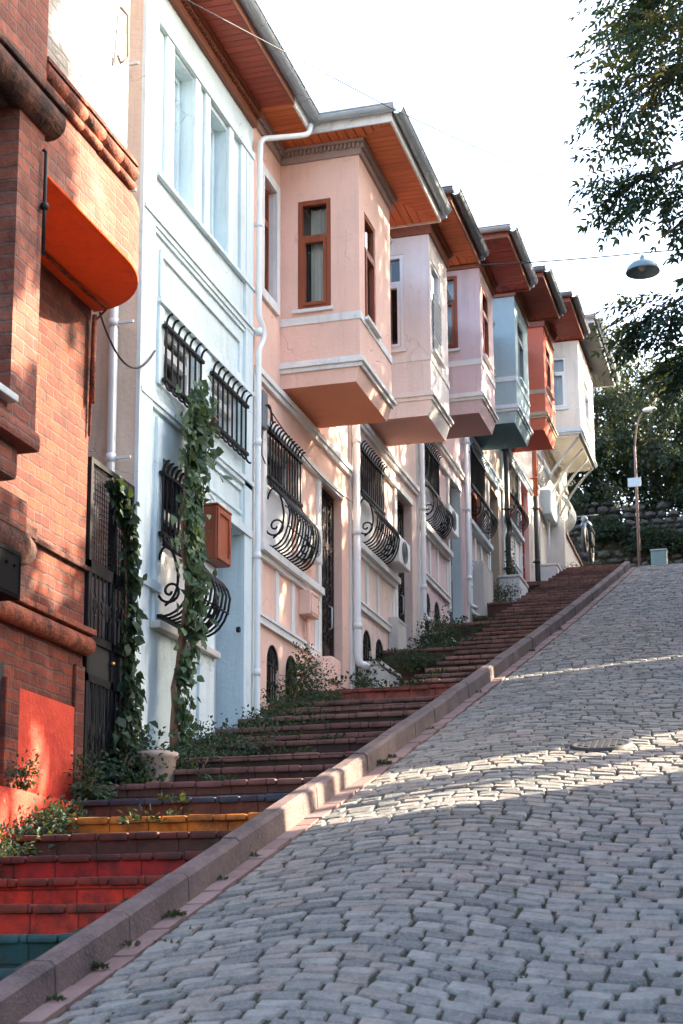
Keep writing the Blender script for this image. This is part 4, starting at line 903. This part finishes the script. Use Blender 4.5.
# ------------------------------------------------------------------ foliage kit
def leaf(mb,p,d,nrm,L,W,fold=.25):
    d=d.normalized(); s_=d.cross(nrm)
    if s_.length<1e-4: s_=d.orthogonal()
    s_=s_.normalized(); u=s_.cross(d)
    q=lambda a,b,c:tuple(p+d*(a*L)+s_*(b*W)+u*(c*W))
    mb.mesh([q(0,0,0),q(.28,.5,fold),q(.62,.38,fold*.7),q(1,0,-.12),q(.62,-.38,fold*.7),q(.28,-.5,fold)],[(0,1,2,3),(0,3,4,5)],False)
def rdir(): 
    while 1:
        v=Vector((U(-1,1),U(-1,1),U(-1,1)))
        if .05<v.length<1: return v.normalized()
def climber(root,spine,n,rad,L,mat,stemr=.015,out=EX,stem=True):
    """spine: list of (point, width y, width z)"""
    mb=MB()
    for i in range(n):
        k=U(0,len(spine)-1.001); a=int(k); f=k-a; p=Vector(spine[a][0]).lerp(Vector(spine[a+1][0]),f); w=spine[a][1]*(1-f)+spine[a+1][1]*f
        # leaves clump
        ang=U(0,2*PI); rr=w*abs(random.gauss(0,.68)); c=p+Vector((abs(U(0,rad)),rr*math.cos(ang),rr*math.sin(ang)*.8))
        d=Vector((U(.0,.6),U(-.6,.6),U(-1.1,-.1))); nrm=(out+rdir()*.55).normalized(); s=U(.4,1.35)
        leaf(mb,c,d,nrm,L*s,L*s*U(.75,1.0),U(-.1,.3))
    mb.build('foliage',mat,root)
    if stem:
        st=MB()
        for j in range(3):
            st.tube([tuple(Vector(q[0])+Vector((.02+U(0,.03),U(-.4,.4)*min(q[1],.1),0))) for q in spine],stemr*U(.6,1),6)
        st.build('stem',M['stem'],root)
def bush(root,blobs,n,L,mat,stems=True):
    n=int(n*4.6); L=L*.46
    mb=MB(); tot=sum(b[3]*b[4]*b[5] for b in blobs)
    for (cx,cy,cz,rx,ry,rz) in blobs:
        kx=max(12,int(n*(rx*ry*rz)/tot))
        cl=[rdir() for _ in range(max(5,kx//14))]
        for i in range(kx):
            c0=random.choice(cl); v=(c0*U(.35,1.0)+rdir()*.38)
            p=Vector((cx+v.x*rx,cy+v.y*ry,cz+abs(v.z)*rz if v.z>-.3 else cz+v.z*rz*.4)); d=(v+rdir()*.7+Vector((.1,0,-.25))); nrm=(v+Vector((.3,-.2,.7))+rdir()*.5); s=U(.6,1.3)
            leaf(mb,p,d,nrm.normalized(),L*s,L*s*.62,U(0,.3))
    mb.build('foliage',mat,root)
    if stems:
        st=MB()
        for (cx,cy,cz,rx,ry,rz) in blobs:
            for k in range(4): st.tube([(blobs[0][0],blobs[0][1],blobs[0][2]-.06),(cx+U(-.2,.2)*rx,cy+U(-.2,.2)*ry,cz),(cx+U(-.6,.6)*rx,cy+U(-.6,.6)*ry,cz+rz*.6)],[.008,.006,.003],4)
        st.build('stem',M['stem'],root)
# gate ivy, vine up the blue house
iv=thing('ivy_plant',(.05,11.45,1.3),'dark green ivy hanging down the right side of the iron gate','climbing plant')
climber(iv,[((.03,10.95,3.64),.05),((.03,11.08,3.55),.08),((.03,11.24,3.40),.11),((.03,11.29,3.1),.10),((.03,11.32,2.7),.09),((.03,11.34,2.3),.08),((.03,11.34,1.95),.12),((.05,11.34,1.7),.22),((.08,11.32,1.45),.24)],950,.12,.082,M['ivy'],.01)
vi=thing('climbing_vine',(.3,11.55,1.6),'climbing vine with a bare woody stem rising beside the clay pot up the blue house','climbing plant')
sp=[((.2,12.04,1.45),.10),((.18,12.08,1.85),.13),((.17,12.12,2.2),.12),((.2,12.15,2.6),.15),((.30,12.06,2.95),.22),((.28,12.02,3.3),.26),((.22,12.14,3.7),.24),((.16,12.3,4.1),.22),((.14,12.42,4.4),.32),((.14,12.50,4.6),.34),((.12,12.55,4.75),.2)]
mbv=MB()
for (kk,cnt) in ((0,60),(1,75),(2,80),(3,90),(4,140),(5,140),(6,125),(7,130),(8,240),(9,170)):
    a_,b_=sp[kk],sp[kk+1]
    for i in range(cnt):
        f=U(0,1); p=Vector(a_[0]).lerp(Vector(b_[0]),f); w=a_[1]*(1-f)+b_[1]*f; an=U(0,2*PI); rr=w*abs(random.gauss(0,.72))
        leaf(mbv,p+Vector((U(0,.12),rr*math.cos(an),rr*math.sin(an)*.9)),Vector((U(0,.6),U(-.6,.6),U(-1.1,0))),(EX+rdir()*.6).normalized(),.098*U(.5,1.25),.085*U(.6,1.2),U(-.1,.3))
mbv.build('foliage',M['vine'],vi)
st=MB()
for j in range(4): st.tube([tuple(Vector(q[0])+Vector((U(-.02,.02),U(-.03,.03),U(-.02,.02)))) for q in sp],[.028,.026,.024,.022,.018,.016,.014,.012,.01,.008,.006],7)
st.build('stem',M['stem'],vi)
def plant(label,blobs,n,L,mat,group=None,name='shrub',cat='plant'):
    b=blobs[0]; r=thing(name,(b[0],b[1],b[2]),label,cat,group); bush(r,blobs,n,L,mat); return r
SH='shrubs growing along the steps'
plant('dense green shrub sprawling against the arched windows of the pink house',[(.22,14.75,2.25,.28,.35,.35),(.25,15.25,2.45,.32,.4,.42),(.25,15.75,2.6,.34,.4,.42),(.3,16.15,2.65,.3,.3,.22),(.2,15.6,2.9,.15,.3,.3)],1500,.075,M['bushl'],SH)
plant('low shrub at the foot of the pipe between the blue and pink houses',[(.25,13.95,2.05,.22,.3,.22),(.3,14.35,2.2,.25,.25,.2)],420,.07,M['bushl'],SH)
plant('leafy plants spilling over the steps right of the clay pot',[(.35,12.3,1.62,.3,.35,.26),(.55,12.6,1.75,.3,.3,.16),(.2,12.9,1.85,.2,.35,.2),(.45,11.9,1.45,.2,.2,.25)],700,.075,M['ivy'],SH)
plant('dark ivy clump at the foot of the gate left of the pot',[(.15,11.15,1.35,.18,.22,.3),(.2,11.4,1.4,.22,.2,.4)],420,.095,M['ivy'],SH)
plant('grey green ivy covering the foot of the red plinth at the lower left',[(.30,9.55,.80,.15,.3,.22),(.30,9.0,.56,.2,.35,.26),(.30,9.9,.94,.12,.25,.12),(.32,8.6,.42,.2,.3,.25),(.3,8.2,.25,.25,.3,.25)],1700,.085,M['ivy'],SH)
plant('ivy tuft beside the brick corner left of the gate',[(.16,10.5,1.16,.13,.2,.26),(.18,10.65,1.12,.12,.12,.14)],300,.08,M['ivy'],SH)
plant('small weed on the red ledge beside the cellar opening',[(.15,9.5,1.2,.09,.1,.17)],90,.06,M['ivy'],SH)
plant('leafy plant beside the wide pipe at the pale rose house corner',[(.30,17.8,3.02,.16,.2,.22),(.18,18.2,3.2,.12,.12,.28)],200,.07,M['bushl'],SH)
plant('mixed weeds around the end of the rose house planter',[(.95,18.6,3.1,.25,.4,.14),(.6,19.7,3.72,.3,.3,.12)],320,.07,M['ivy'],SH)
plant('dark bush beside the lilac house pipe',[(.3,21.5,4.3,.3,.35,.36),(.3,21.9,4.5,.25,.3,.4)],460,.075,M['ivy'],SH)
plant('trailing green plants on the steps below the lilac house',[(.5,20.9,4.1,.45,.35,.12),(.75,21.2,4.22,.5,.3,.10),(.45,19.5,3.75,.4,.4,.1)],650,.065,M['ivy'],SH)
plant('flowering plant standing in the lilac house planter',[(.2,22.2,4.68,.12,.2,.26),(.2,22.5,4.66,.12,.2,.2)],300,.04,M['bushl'],SH)
plant('slim shrub standing in the white planter under the coral bay',[(.2,28.6,7.0,.1,.12,.5),(.22,28.95,6.96,.14,.22,.2)],240,.07,M['ivy'],SH)
plant('low weeds under the tan wall beside the narrow cabinet',[(.3,27.4,6.35,.25,.3,.25),(.35,26.8,6.05,.2,.3,.15)],240,.07,M['ivy'],SH)
plant('green weeds by the planter at the cream house',[(.5,34.3,8.3,.25,.4,.2),(.8,35.5,8.7,.5,.6,.12)],260,.07,M['bushl'],SH)
# small weeds on treads and kerb
tf=MB(); 
def tuft(x,y,z,r,n,L):
    for i in range(n):
        v=Vector((U(-1,1),U(-1,.4),U(.15,1))); leaf(tf,Vector((x+v.x*r*.8,y+v.y*r*.5,z+v.z*r*.25)),v+rdir()*.4,(EZ+rdir()*.7).normalized(),L*U(.6,1.3),L*.6,.2)
rs=random.Random(5)
for (Y,z) in rows[8:34]:
    nw=rs.choice([1,2,3,3]) if Y>10.5 else rs.choice([0,1])
    for k in range(nw):
        x=.12+1.2*rs.random()**1.5; tuft(x,Y+.10+rs.random()*.3,z-.0,.16+.12*rs.random(),26,.05)
for (x,Y) in ((.9,10.2),(1.0,9.5)): tuft(x,Y,kz(Y)-.08,.16,26,.055)
o=tf.build('weeds',M['ivy']); o['kind']='stuff'; o['label']='small leafy weeds sprouting between the stair treads'; o['category']='weeds'
tf=MB()
for y,nn in ((5.9,10),(6.3,14),(6.75,26),(7.6,50),(8.9,14),(11.9,50),(12.2,30),(13.6,20),(15.9,16),(19.5,24),(22,18),(8.35,14),(7.1,12)):
    tuft(1.925,y,gz(y)-.005,.07 if nn<40 else .11,nn*3,.024)
for i in range(420):
    y=rs.uniform(4,28); x=rs.uniform(2.05,6.5); tuft(x,y,gz(y)-.012,.03,3,.024)
o=tf.build('kerb_weeds',M['bushl']); o['kind']='stuff'; o['label']='little weeds in the kerb gutter and between the setts'; o['category']='weeds'
# ------------------------------------------------------------------ wires, hanging lamp
def wire(label,pts,r=.007,name='overhead_cable'):
    m=MB(); m.tube(pts,r,5); return tag(m.build(name,M['cable'],None,pts[0]),label,'cable')
def sag(a,b,s,n=24): return [tuple(Vector(a).lerp(Vector(b),i/n)-EZ*(s*4*(i/n)*(1-i/n))) for i in range(n+1)]
wire('twisted black cable crossing the sky from the blue house eave to the tree',sag((1.35,6.0,5.05),(1.55,14.0,8.14),.0,12)+sag((1.55,14.0,8.14),(6.6,26.5,11.0),.25)[1:],.0045)
wire('thin span wire carrying the street lamp from the teal bay side across the road',sag((.9,22.0,10.06),(3.28,22.0,9.93),.02,10)+sag((3.28,22.0,9.93),(8.5,22.0,9.95),.06)[1:],.010)
wire('short drooping cable from the orange bay underside to the blue house corner',sag((.10,10.62,4.86),(.05,11.85,5.02),.28,14),.009)
wire('black cable drooping along the pink house wall under the white moulding',sag((.06,14.8,5.55),(.06,18.1,5.45),.12,14),.007)
L_=thing('street_lamp',(3.28,22,9.63),'teal dome street lamp hanging from a wire over the road','street lamp')
m=MB(); m.lathe([(.012,.24),(.03,.22),(.04,.155),(.09,.14),(.16,.108),(.215,.055),(.235,.0),(.24,-.025),(.225,-.025),(.22,.0),(.15,.09),(.03,.13)],(3.28,22,9.66),28); m.build('shade',M['tealmetal'],L_)
m=MB(); m.sph((3.28,22,9.72),.06,12,8); m.build('bulb',painted('milky_glass',(.5,.5,.48),.3),L_)
# ------------------------------------------------------------------ trees
def limb(mb,pts,r0,r1): 
    n=len(pts); mb.tube(pts,[r0+(r1-r0)*i/(n-1) for i in range(n)],7)
def compound(mb,p,d,L,n=6,ll=.07):
    d=d.normalized(); s_=d.cross(EZ); s_=s_.normalized() if s_.length>1e-3 else EY.copy()
    s_=(s_+rdir()*.3).normalized(); up=s_.cross(d)
    for i in range(1,n+1):
        q=p+d*(L*i/n)-EZ*(L*.22*(i/n)**2)
        for sg in (-1,1):
            leaf(mb,q,d*.55+s_*sg*.9-EZ*.22+rdir()*.15,(up+rdir()*.35).normalized(),ll*U(.8,1.15),ll*.36,.15)
    leaf(mb,p+d*L-EZ*(L*.22),d-EZ*.3,up,ll*1.1,ll*.4,.1)
tr=thing('ash_tree',(7.0,18.35,gz(18.35)),'tree with feathery compound leaves overhanging the road at upper right','tree')
fo=MB(); foy=MB(); br_=MB()
limb(br_,[(7.0,18.35,gz(18.35)-.2),(6.95,18.3,6.0),(6.8,18.1,8.0),(6.4,17.75,10.0),(6.25,17.5,13.1)],.17,.07)
branches=[([(6.45,17.90,10.00),(5.27,17.52,10.31),(4.39,17.40,10.19),(3.59,17.40,9.81)],0.69,150),([(6.55,17.90,9.38),(5.27,17.65,10.75),(4.27,17.65,11.25),(3.76,17.90,11.12)],0.62,130),([(6.65,17.90,8.25),(5.39,17.65,8.88),(4.27,17.65,9.06),(3.42,17.65,8.81)],0.45,85),([(6.65,17.90,8.25),(5.14,17.65,8.62),(4.33,17.65,8.44),(3.83,17.65,8.12)],0.43,70),
 ([(6.70,18.02,7.25),(5.27,17.65,7.62),(4.27,17.65,7.50),(3.39,17.65,7.03)],0.41,110),([(6.70,18.02,7.25),(5.27,17.77,7.12),(4.39,17.65,6.81),(4.02,17.65,6.56)],0.35,50),([(6.35,17.65,11.88),(5.14,17.02,12.38),(4.27,16.65,12.00)],0.88,100)]
for pts,rad,cnt in branches:
    limb(br_,pts,.055,.012)
    for i in range(int(cnt*2.2)):
        k=(len(pts)-1)*(1-U(0,1)**1.4*.72); a=min(int(k),len(pts)-2); f=k-a; p=Vector(pts[a]).lerp(Vector(pts[a+1]),f)
        tw=p+Vector((U(-1,.6),U(-1,1),U(-1,.8)))*rad*U(.2,1)
        if (2.95<tw.x<4.2 and 7.4<tw.z<8.45) or tw.x<(3.4 if tw.z<7.6 else 3.15): continue
        d=(tw-p)*1.2+Vector((-.5,0,-.25))+rdir()*.35
        tgt=foy if (U(0,1)<(.22 if pts[0][2]>9.1 else .03)) else fo
        compound(tgt,tw,d,U(.26,.42),5,.108)
        if i%4==0: br_.tube([tuple(p),tuple(tw)],[.010,.004],4)
br_.build('trunk',M['bark'],tr); fo.build('crown',M['treel'],tr); y_=foy.build('yellowing_leaves',M['treey'],tr)
def crown_tree(label,x,y,z0,h,blobs,n,L,mat,group,trunk=.2):
    t_=thing('leafy_tree',(x,y,z0),label,'tree',group); m=MB(); limb(m,[(x,y,z0-.4),(x+.1,y,z0+h*.35),(x,y+.1,z0+h*.6),(x,y,z0+h*.85)],trunk,trunk*.3)
    lf=MB(); tot=sum(b[3]*b[3] for b in blobs)
    for (bx_,by,bz,r) in blobs:
        limb(m,[(x,y,z0+h*.4),((x+bx_)/2,(y+by)/2,(z0+h*.5+bz)/2),(bx_,by,bz)],trunk*.4,.03)
        cnt=int(n*r*r/tot); cl=[(rdir(),U(.55,1.05)) for _ in range(max(9,int(9*r*r)))]
        for i in range(cnt):
            c0,rr=random.choice(cl); p=Vector((bx_,by,bz))+c0*r*rr+rdir()*r*.32*U(.2,1)
            leaf(lf,p,rdir()-EZ*.4+c0*.4,(c0+EZ*.6+rdir()*.6).normalized(),L*U(.6,1.3),L*.6*U(.7,1.2),U(0,.3))
    m.build('trunk',M['bark'],t_); lf.build('crown',mat,t_); return t_
FT='trees on the bank beyond the stone wall'
ft=[('tall olive green tree right behind the cream house roof',-.9,54,[(-.9,54,20,2.2),(-1.2,54,17.4,2.4),(.2,54.5,18.4,1.7)],'farl2'),
    ('dark tree behind the leaning lamp post',1.0,53,[(1.0,53,17.2,2.2),(1.5,53,15.2,1.9),(.2,52.5,15.6,1.8),(1.6,53.5,19.2,1.4)],'farl'),
    ('broad dark tree at the right edge beyond the stone wall',3.2,54,[(3.2,54,17.6,2.2),(2.6,53.5,16,2.0),(3.9,54,19.6,1.8)],'farl'),
    ('olive tree standing furthest back above the wall',2.1,60,[(2.1,60,20.5,2.3),(.6,61,20.5,2.3),(3.6,60,20.8,2.1)],'farl2'),
    ('low dark bushy tree over the stone wall beside the cream house',-1.6,51,[(-1.3,51,15.4,1.6),(-.2,51.2,15.0,1.3),(-2.2,51,16.2,1.6)],'farl'),
    ('small dark tree at the right above the wall',2.6,51,[(2.5,51,15.3,1.3),(3.4,51,15.0,1.4)],'farl')]
for lb,x,y,bl,mt in ft: crown_tree(lb,x,y,13.0,6,bl,11000,.16,M[mt],FT)
# bank and stone wall
mb=MB(); N=14
vs=[]
for j,(y,dzz) in enumerate([(50.6,0),(52,.6),(55,1.4),(62,3),(80,6)]):
    for i in range(N+1): vs.append((-12+i*2.0,y,13.2+dzz-.12*(i-6)+U(-.25,.25)))
mb.mesh(vs,[(j*(N+1)+i,j*(N+1)+i+1,(j+1)*(N+1)+i+1,(j+1)*(N+1)+i) for j in range(4) for i in range(N)],True); mb.build('hillside',M['earth'])['kind']='structure'
sw=thing('stone_wall',(2,50,12),'rough dry stone retaining wall at the top of the road','stone wall'); mb=MB(); bk=MB()
bk.box(-11,13,50.25,50.6,10.5,13.9-.2); bk.build('core',M['joint'],sw)
z=10.9
while z<14.6:
    h=U(.16,.30); x=-6+U(0,.3)
    while x<8:
        w=U(.22,.55); top=14.35-.33*(x+.5)*.8+U(-.15,.15)
        if z<top:
            bm=bmesh.new(); bmesh.ops.create_icosphere(bm,subdivisions=1,radius=.5)
            bmesh.ops.scale(bm,vec=(w*1.05,.5,h*1.1),verts=bm.verts)
            for v in bm.verts: v.co*=U(.86,1.14)
            bm.verts.index_update(); off=Vector((x+w/2,50.25+U(-.08,.06),z+h/2))
            mb.mesh([tuple(v.co+off) for v in bm.verts],[[v.index for v in f.verts] for f in bm.faces]); bm.free()
        x+=w
    z+=h
mb.build('stones',M['rock'],sw)
for i,(x,z,r,lb) in enumerate([(-.3,13.3,.5,'dark bush hanging over the stone wall near the cream house'),(.9,12.9,.55,'dark bush on the stone wall behind the lamp post'),(1.6,12.8,.4,'small dark bush on the wall right of the lamp post')]):
    plant(lb,[(x,49.9,z,r*1.2,.4,r)],600,.2,M['farl'],'bushes on the stone wall',name='bush')
# lamp post with a plate
lp=thing('lamp_post',(1.2,44,kz(44)-.1),'slim rusty lamp post with a white plate at the top of the road','lamp post')
m=MB(); m.tube([(1.2,44,kz(44)-.5),(1.2,44,13.2),(1.2,44,14.2)],[.045,.04,.03],10); m.build('pole',M['rust'],lp)
m=MB(); m.tube(bez((1.2,44,14.1),(1.25,43.9,14.7),(1.35,43.8,15.0),(1.5,43.8,15.08),8),.022,6); m.build('arm',M['rust'],lp)
m=MB(); m.sph((1.66,43.8,15.13),.2,14,8,(1,.5,.34)); m.build('lamp_head',M['pvc'],lp)
m=MB(); m.bbox(.98,1.34,43.9,43.93,12.98,13.24,.008); m.build('plate',M['zinc'],lp)
ub=thing('utility_box',(1.75,44,kz(44)),'pale teal metal box at the foot of the stone wall','utility box'); m=MB(); m.bbox(1.52,1.94,43.9,44.3,kz(44)-.6,11.13,.03); b_=m.build('casing',painted('pale_teal_paint',(.12,.19,.20),.5),ub); m=MB(); m.bbox(1.5,1.96,43.88,44.32,11.131,11.16,.01); m.build('lid',M['zinc'],b_)
# parked motorcycle by the wall
mc=thing('motorcycle',(.1,42,kz(42)),'dark motorcycle parked in the shade beyond the cream house','motorcycle'); zg=10.62; x0=.0; dk=M['iron']
def wheel(y,x):
    m=MB(); m.tube([(x,y+.3*math.cos(a*PI/10),zg+.3+.3*math.sin(a*PI/10)) for a in range(21)],.055,8); w_=m.build('wheel',M['cable'],mc)
    m=MB()
    for a in range(6): m.tube([(x,y,zg+.3),(x,y+.27*math.cos(a*PI/3),zg+.3+.27*math.sin(a*PI/3))],.012,4)
    m.build('spokes',M['zincd'],w_)
wheel(41.4,.05); wheel(42.6,.05)
m=MB(); m.bbox(-.1,.2,41.75,42.3,zg+.28,zg+.62,.06); m.build('engine',M['iron'],mc)
m=MB(); m.sph((.05,41.85,zg+.78),.2,12,8,(.8,1.4,.75)); m.build('fuel_tank',painted('blue_tank',(.03,.07,.11),.25),mc)
m=MB(); m.bbox(-.07,.17,42.05,42.75,zg+.74,zg+.84,.04); m.build('seat',dk,mc)
m=MB(); m.tube([(.05,41.4,zg+.3),(.05,41.55,zg+.95)],.025,6); m.tube([(-.28,41.68,zg+1.02),(-.1,41.55,zg+.98),(.2,41.55,zg+.98),(.38,41.68,zg+1.02)],.016,6); m.build('fork_and_bars',M['zincd'],mc)
m=MB(); m.sph((.05,41.42,zg+.86),.09,12,8); m.build('headlight',M['zincd'],mc)
# ------------------------------------------------------------------ right side of the road (out of frame): walls added and tree crowns placed to shade the street
def shade_wall(label,y0,y1,h,x=7.6):  # unseen wall added to block the sun; gaps between runs make the streaks
    r=thing('shade_wall',(x,(y0+y1)/2,gz(y0)),label,'added shade wall','added shade walls on the right of the road'); m=MB(); y=y0
    while y<y1-.01:
        e=min(y+2.2,y1); za,zb2=gz(y),gz(e); m.hexa([(x,y,za-1),(x+.3,y,za-1),(x+.3,e,zb2-1),(x,e,zb2-1),(x,y,za+h),(x+.3,y,za+h),(x+.3,e,zb2+h),(x,e,zb2+h)]); y=e
    m.build('masonry',M['brick'],r)
    m=MB(); m.hexa([(x-.05,y0,gz(y0)+h+.002),(x+.35,y0,gz(y0)+h+.002),(x+.35,y1,gz(y1)+h+.002),(x-.05,y1,gz(y1)+h+.002),(x-.05,y0,gz(y0)+h+.1),(x+.35,y0,gz(y0)+h+.1),(x+.35,y1,gz(y1)+h+.1),(x-.05,y1,gz(y1)+h+.1)]); m.build('coping',M['concrete'],r)
shade_wall('long added brick shade wall at the bottom of the road on the right',-6,13.55,4.6)
shade_wall('short added brick shade wall between two openings on the right',15.6,18.1,5.2)
shade_wall('added brick shade wall above the narrow opening on the right',18.24,20.75,5.2)
shade_wall('long added brick shade wall up the road on the right',21.15,46,5.2)
ST='street trees on the right of the road'
for lb,x,y,h,bl,n in [
 ('street tree on the right by the foot of the added shade wall',8.8,11.0,8,[(8.6,10.8,9.0,2.0),(8.5,13.2,9.4,1.35),(8.6,9.4,8.0,1.7),(8.5,13.05,11.6,1.2),(8.5,12.0,12.8,1.1),(8.5,12.7,7.6,1.2)],24000),
 ('small street tree behind the wider wall opening on the right',8.6,15.2,5,[(8.5,13.9,7.9,1.0),(8.5,15.0,7.8,.9),(8.5,16.0,7.5,.85)],5500),
 ('tall street tree on the right opposite the blue house',8.9,18.3,9,[(8.8,18.7,9.6,1.75),(8.5,19.4,10.8,2.0),(8.6,18.1,12.6,1.6),(8.5,19.6,13.4,1.6),(8.6,18.6,14.6,1.5)],20000),
 ('tall street tree on the right opposite the pink bay',8.9,22.6,9,[(8.8,21.9,10.8,1.9),(8.6,23.6,12.0,2.0),(8.6,21.9,14.0,1.7),(8.7,23.9,14.6,1.7)],7000),
 ('tall street tree on the right opposite the lilac bay',8.9,27.0,9,[(8.8,26.2,12.0,2.0),(8.6,28.0,13.2,2.0),(8.6,26.4,15.2,1.8),(8.7,28.4,16.2,1.7)],10000),
 ('tall street tree on the right opposite the coral bay',8.9,31.5,9,[(8.8,30.7,13.4,2.0),(8.6,32.6,14.4,2.0),(8.6,31,16.6,1.8),(8.7,33,17.6,1.7)],10000),
 ('tall street tree on the right opposite the cream house',8.9,37,9,[(8.8,35.6,14.6,2.1),(8.6,38,15.6,2.2),(8.6,36,18,1.9),(8.7,39,18.4,2.0),(8.7,40.5,15.5,2.2)],10000),
 ('tall street tree on the right near the top wall',9.2,45,9,[(8.8,43.6,15.2,2.4),(8.6,46.5,16.0,2.6),(8.8,45,18.6,2.3),(9,49.5,16.5,2.6)],9000)]:
    crown_tree(lb,x,y,gz(min(y,46)),h,bl,n,.2,M['farl'],ST)
# ------------------------------------------------------------------ camera, sky, sun
cam=bpy.data.cameras.new('camera'); co=bpy.data.objects.new('camera',cam); C.objects.link(co)
F,X0,p_=1620.,300.,math.atan(.19); Yp=965-F*math.tan(p_); th=math.atan((805-X0)/(F/math.cos(p_)))
co.location=(4.94,0,0); co.rotation_euler=(PI/2+p_,0,th)
cam.sensor_width=36; cam.sensor_fit='AUTO'; cam.lens=F/1024*36; cam.shift_x=(341.5-X0)/1024; cam.shift_y=(Yp-512)/1024
cam.clip_end=2000; cam.dof.use_dof=True; cam.dof.focus_distance=15.5; cam.dof.aperture_fstop=5.6
bpy.context.scene.camera=co
W=bpy.data.worlds.new('World'); bpy.context.scene.world=W; W.use_nodes=True; nt=W.node_tree
EL,ROT=math.radians(30),math.radians(55)
sky=nt.nodes.new('ShaderNodeTexSky'); sky.sky_type='NISHITA'; sky.sun_disc=False; sky.sun_elevation=EL; sky.sun_rotation=ROT; sky.air_density=1.0; sky.dust_density=4.0; sky.ozone_density=.6; sky.altitude=50
bg=nt.nodes['Background']; nt.links.new(sky.outputs[0],bg.inputs[0]); bg.inputs[1].default_value=.15
sl=bpy.data.lights.new('sun','SUN'); sl.energy=4.6; sl.angle=math.radians(.5); sl.color=(1,.83,.62); so=bpy.data.objects.new('sun',sl); C.objects.link(so)
sd_=Vector((math.sin(ROT)*math.cos(EL),math.cos(ROT)*math.cos(EL),math.sin(EL))); so.rotation_euler=sd_.to_track_quat('Z','Y').to_euler(); so.location=(8,8,20)
sc=bpy.context.scene; sc.view_settings.view_transform='Standard'; sc.view_settings.look='None'; sc.view_settings.exposure=2.8; sc.view_settings.gamma=1
sc.render.engine='CYCLES'; sc.render.resolution_x=683; sc.render.resolution_y=1024
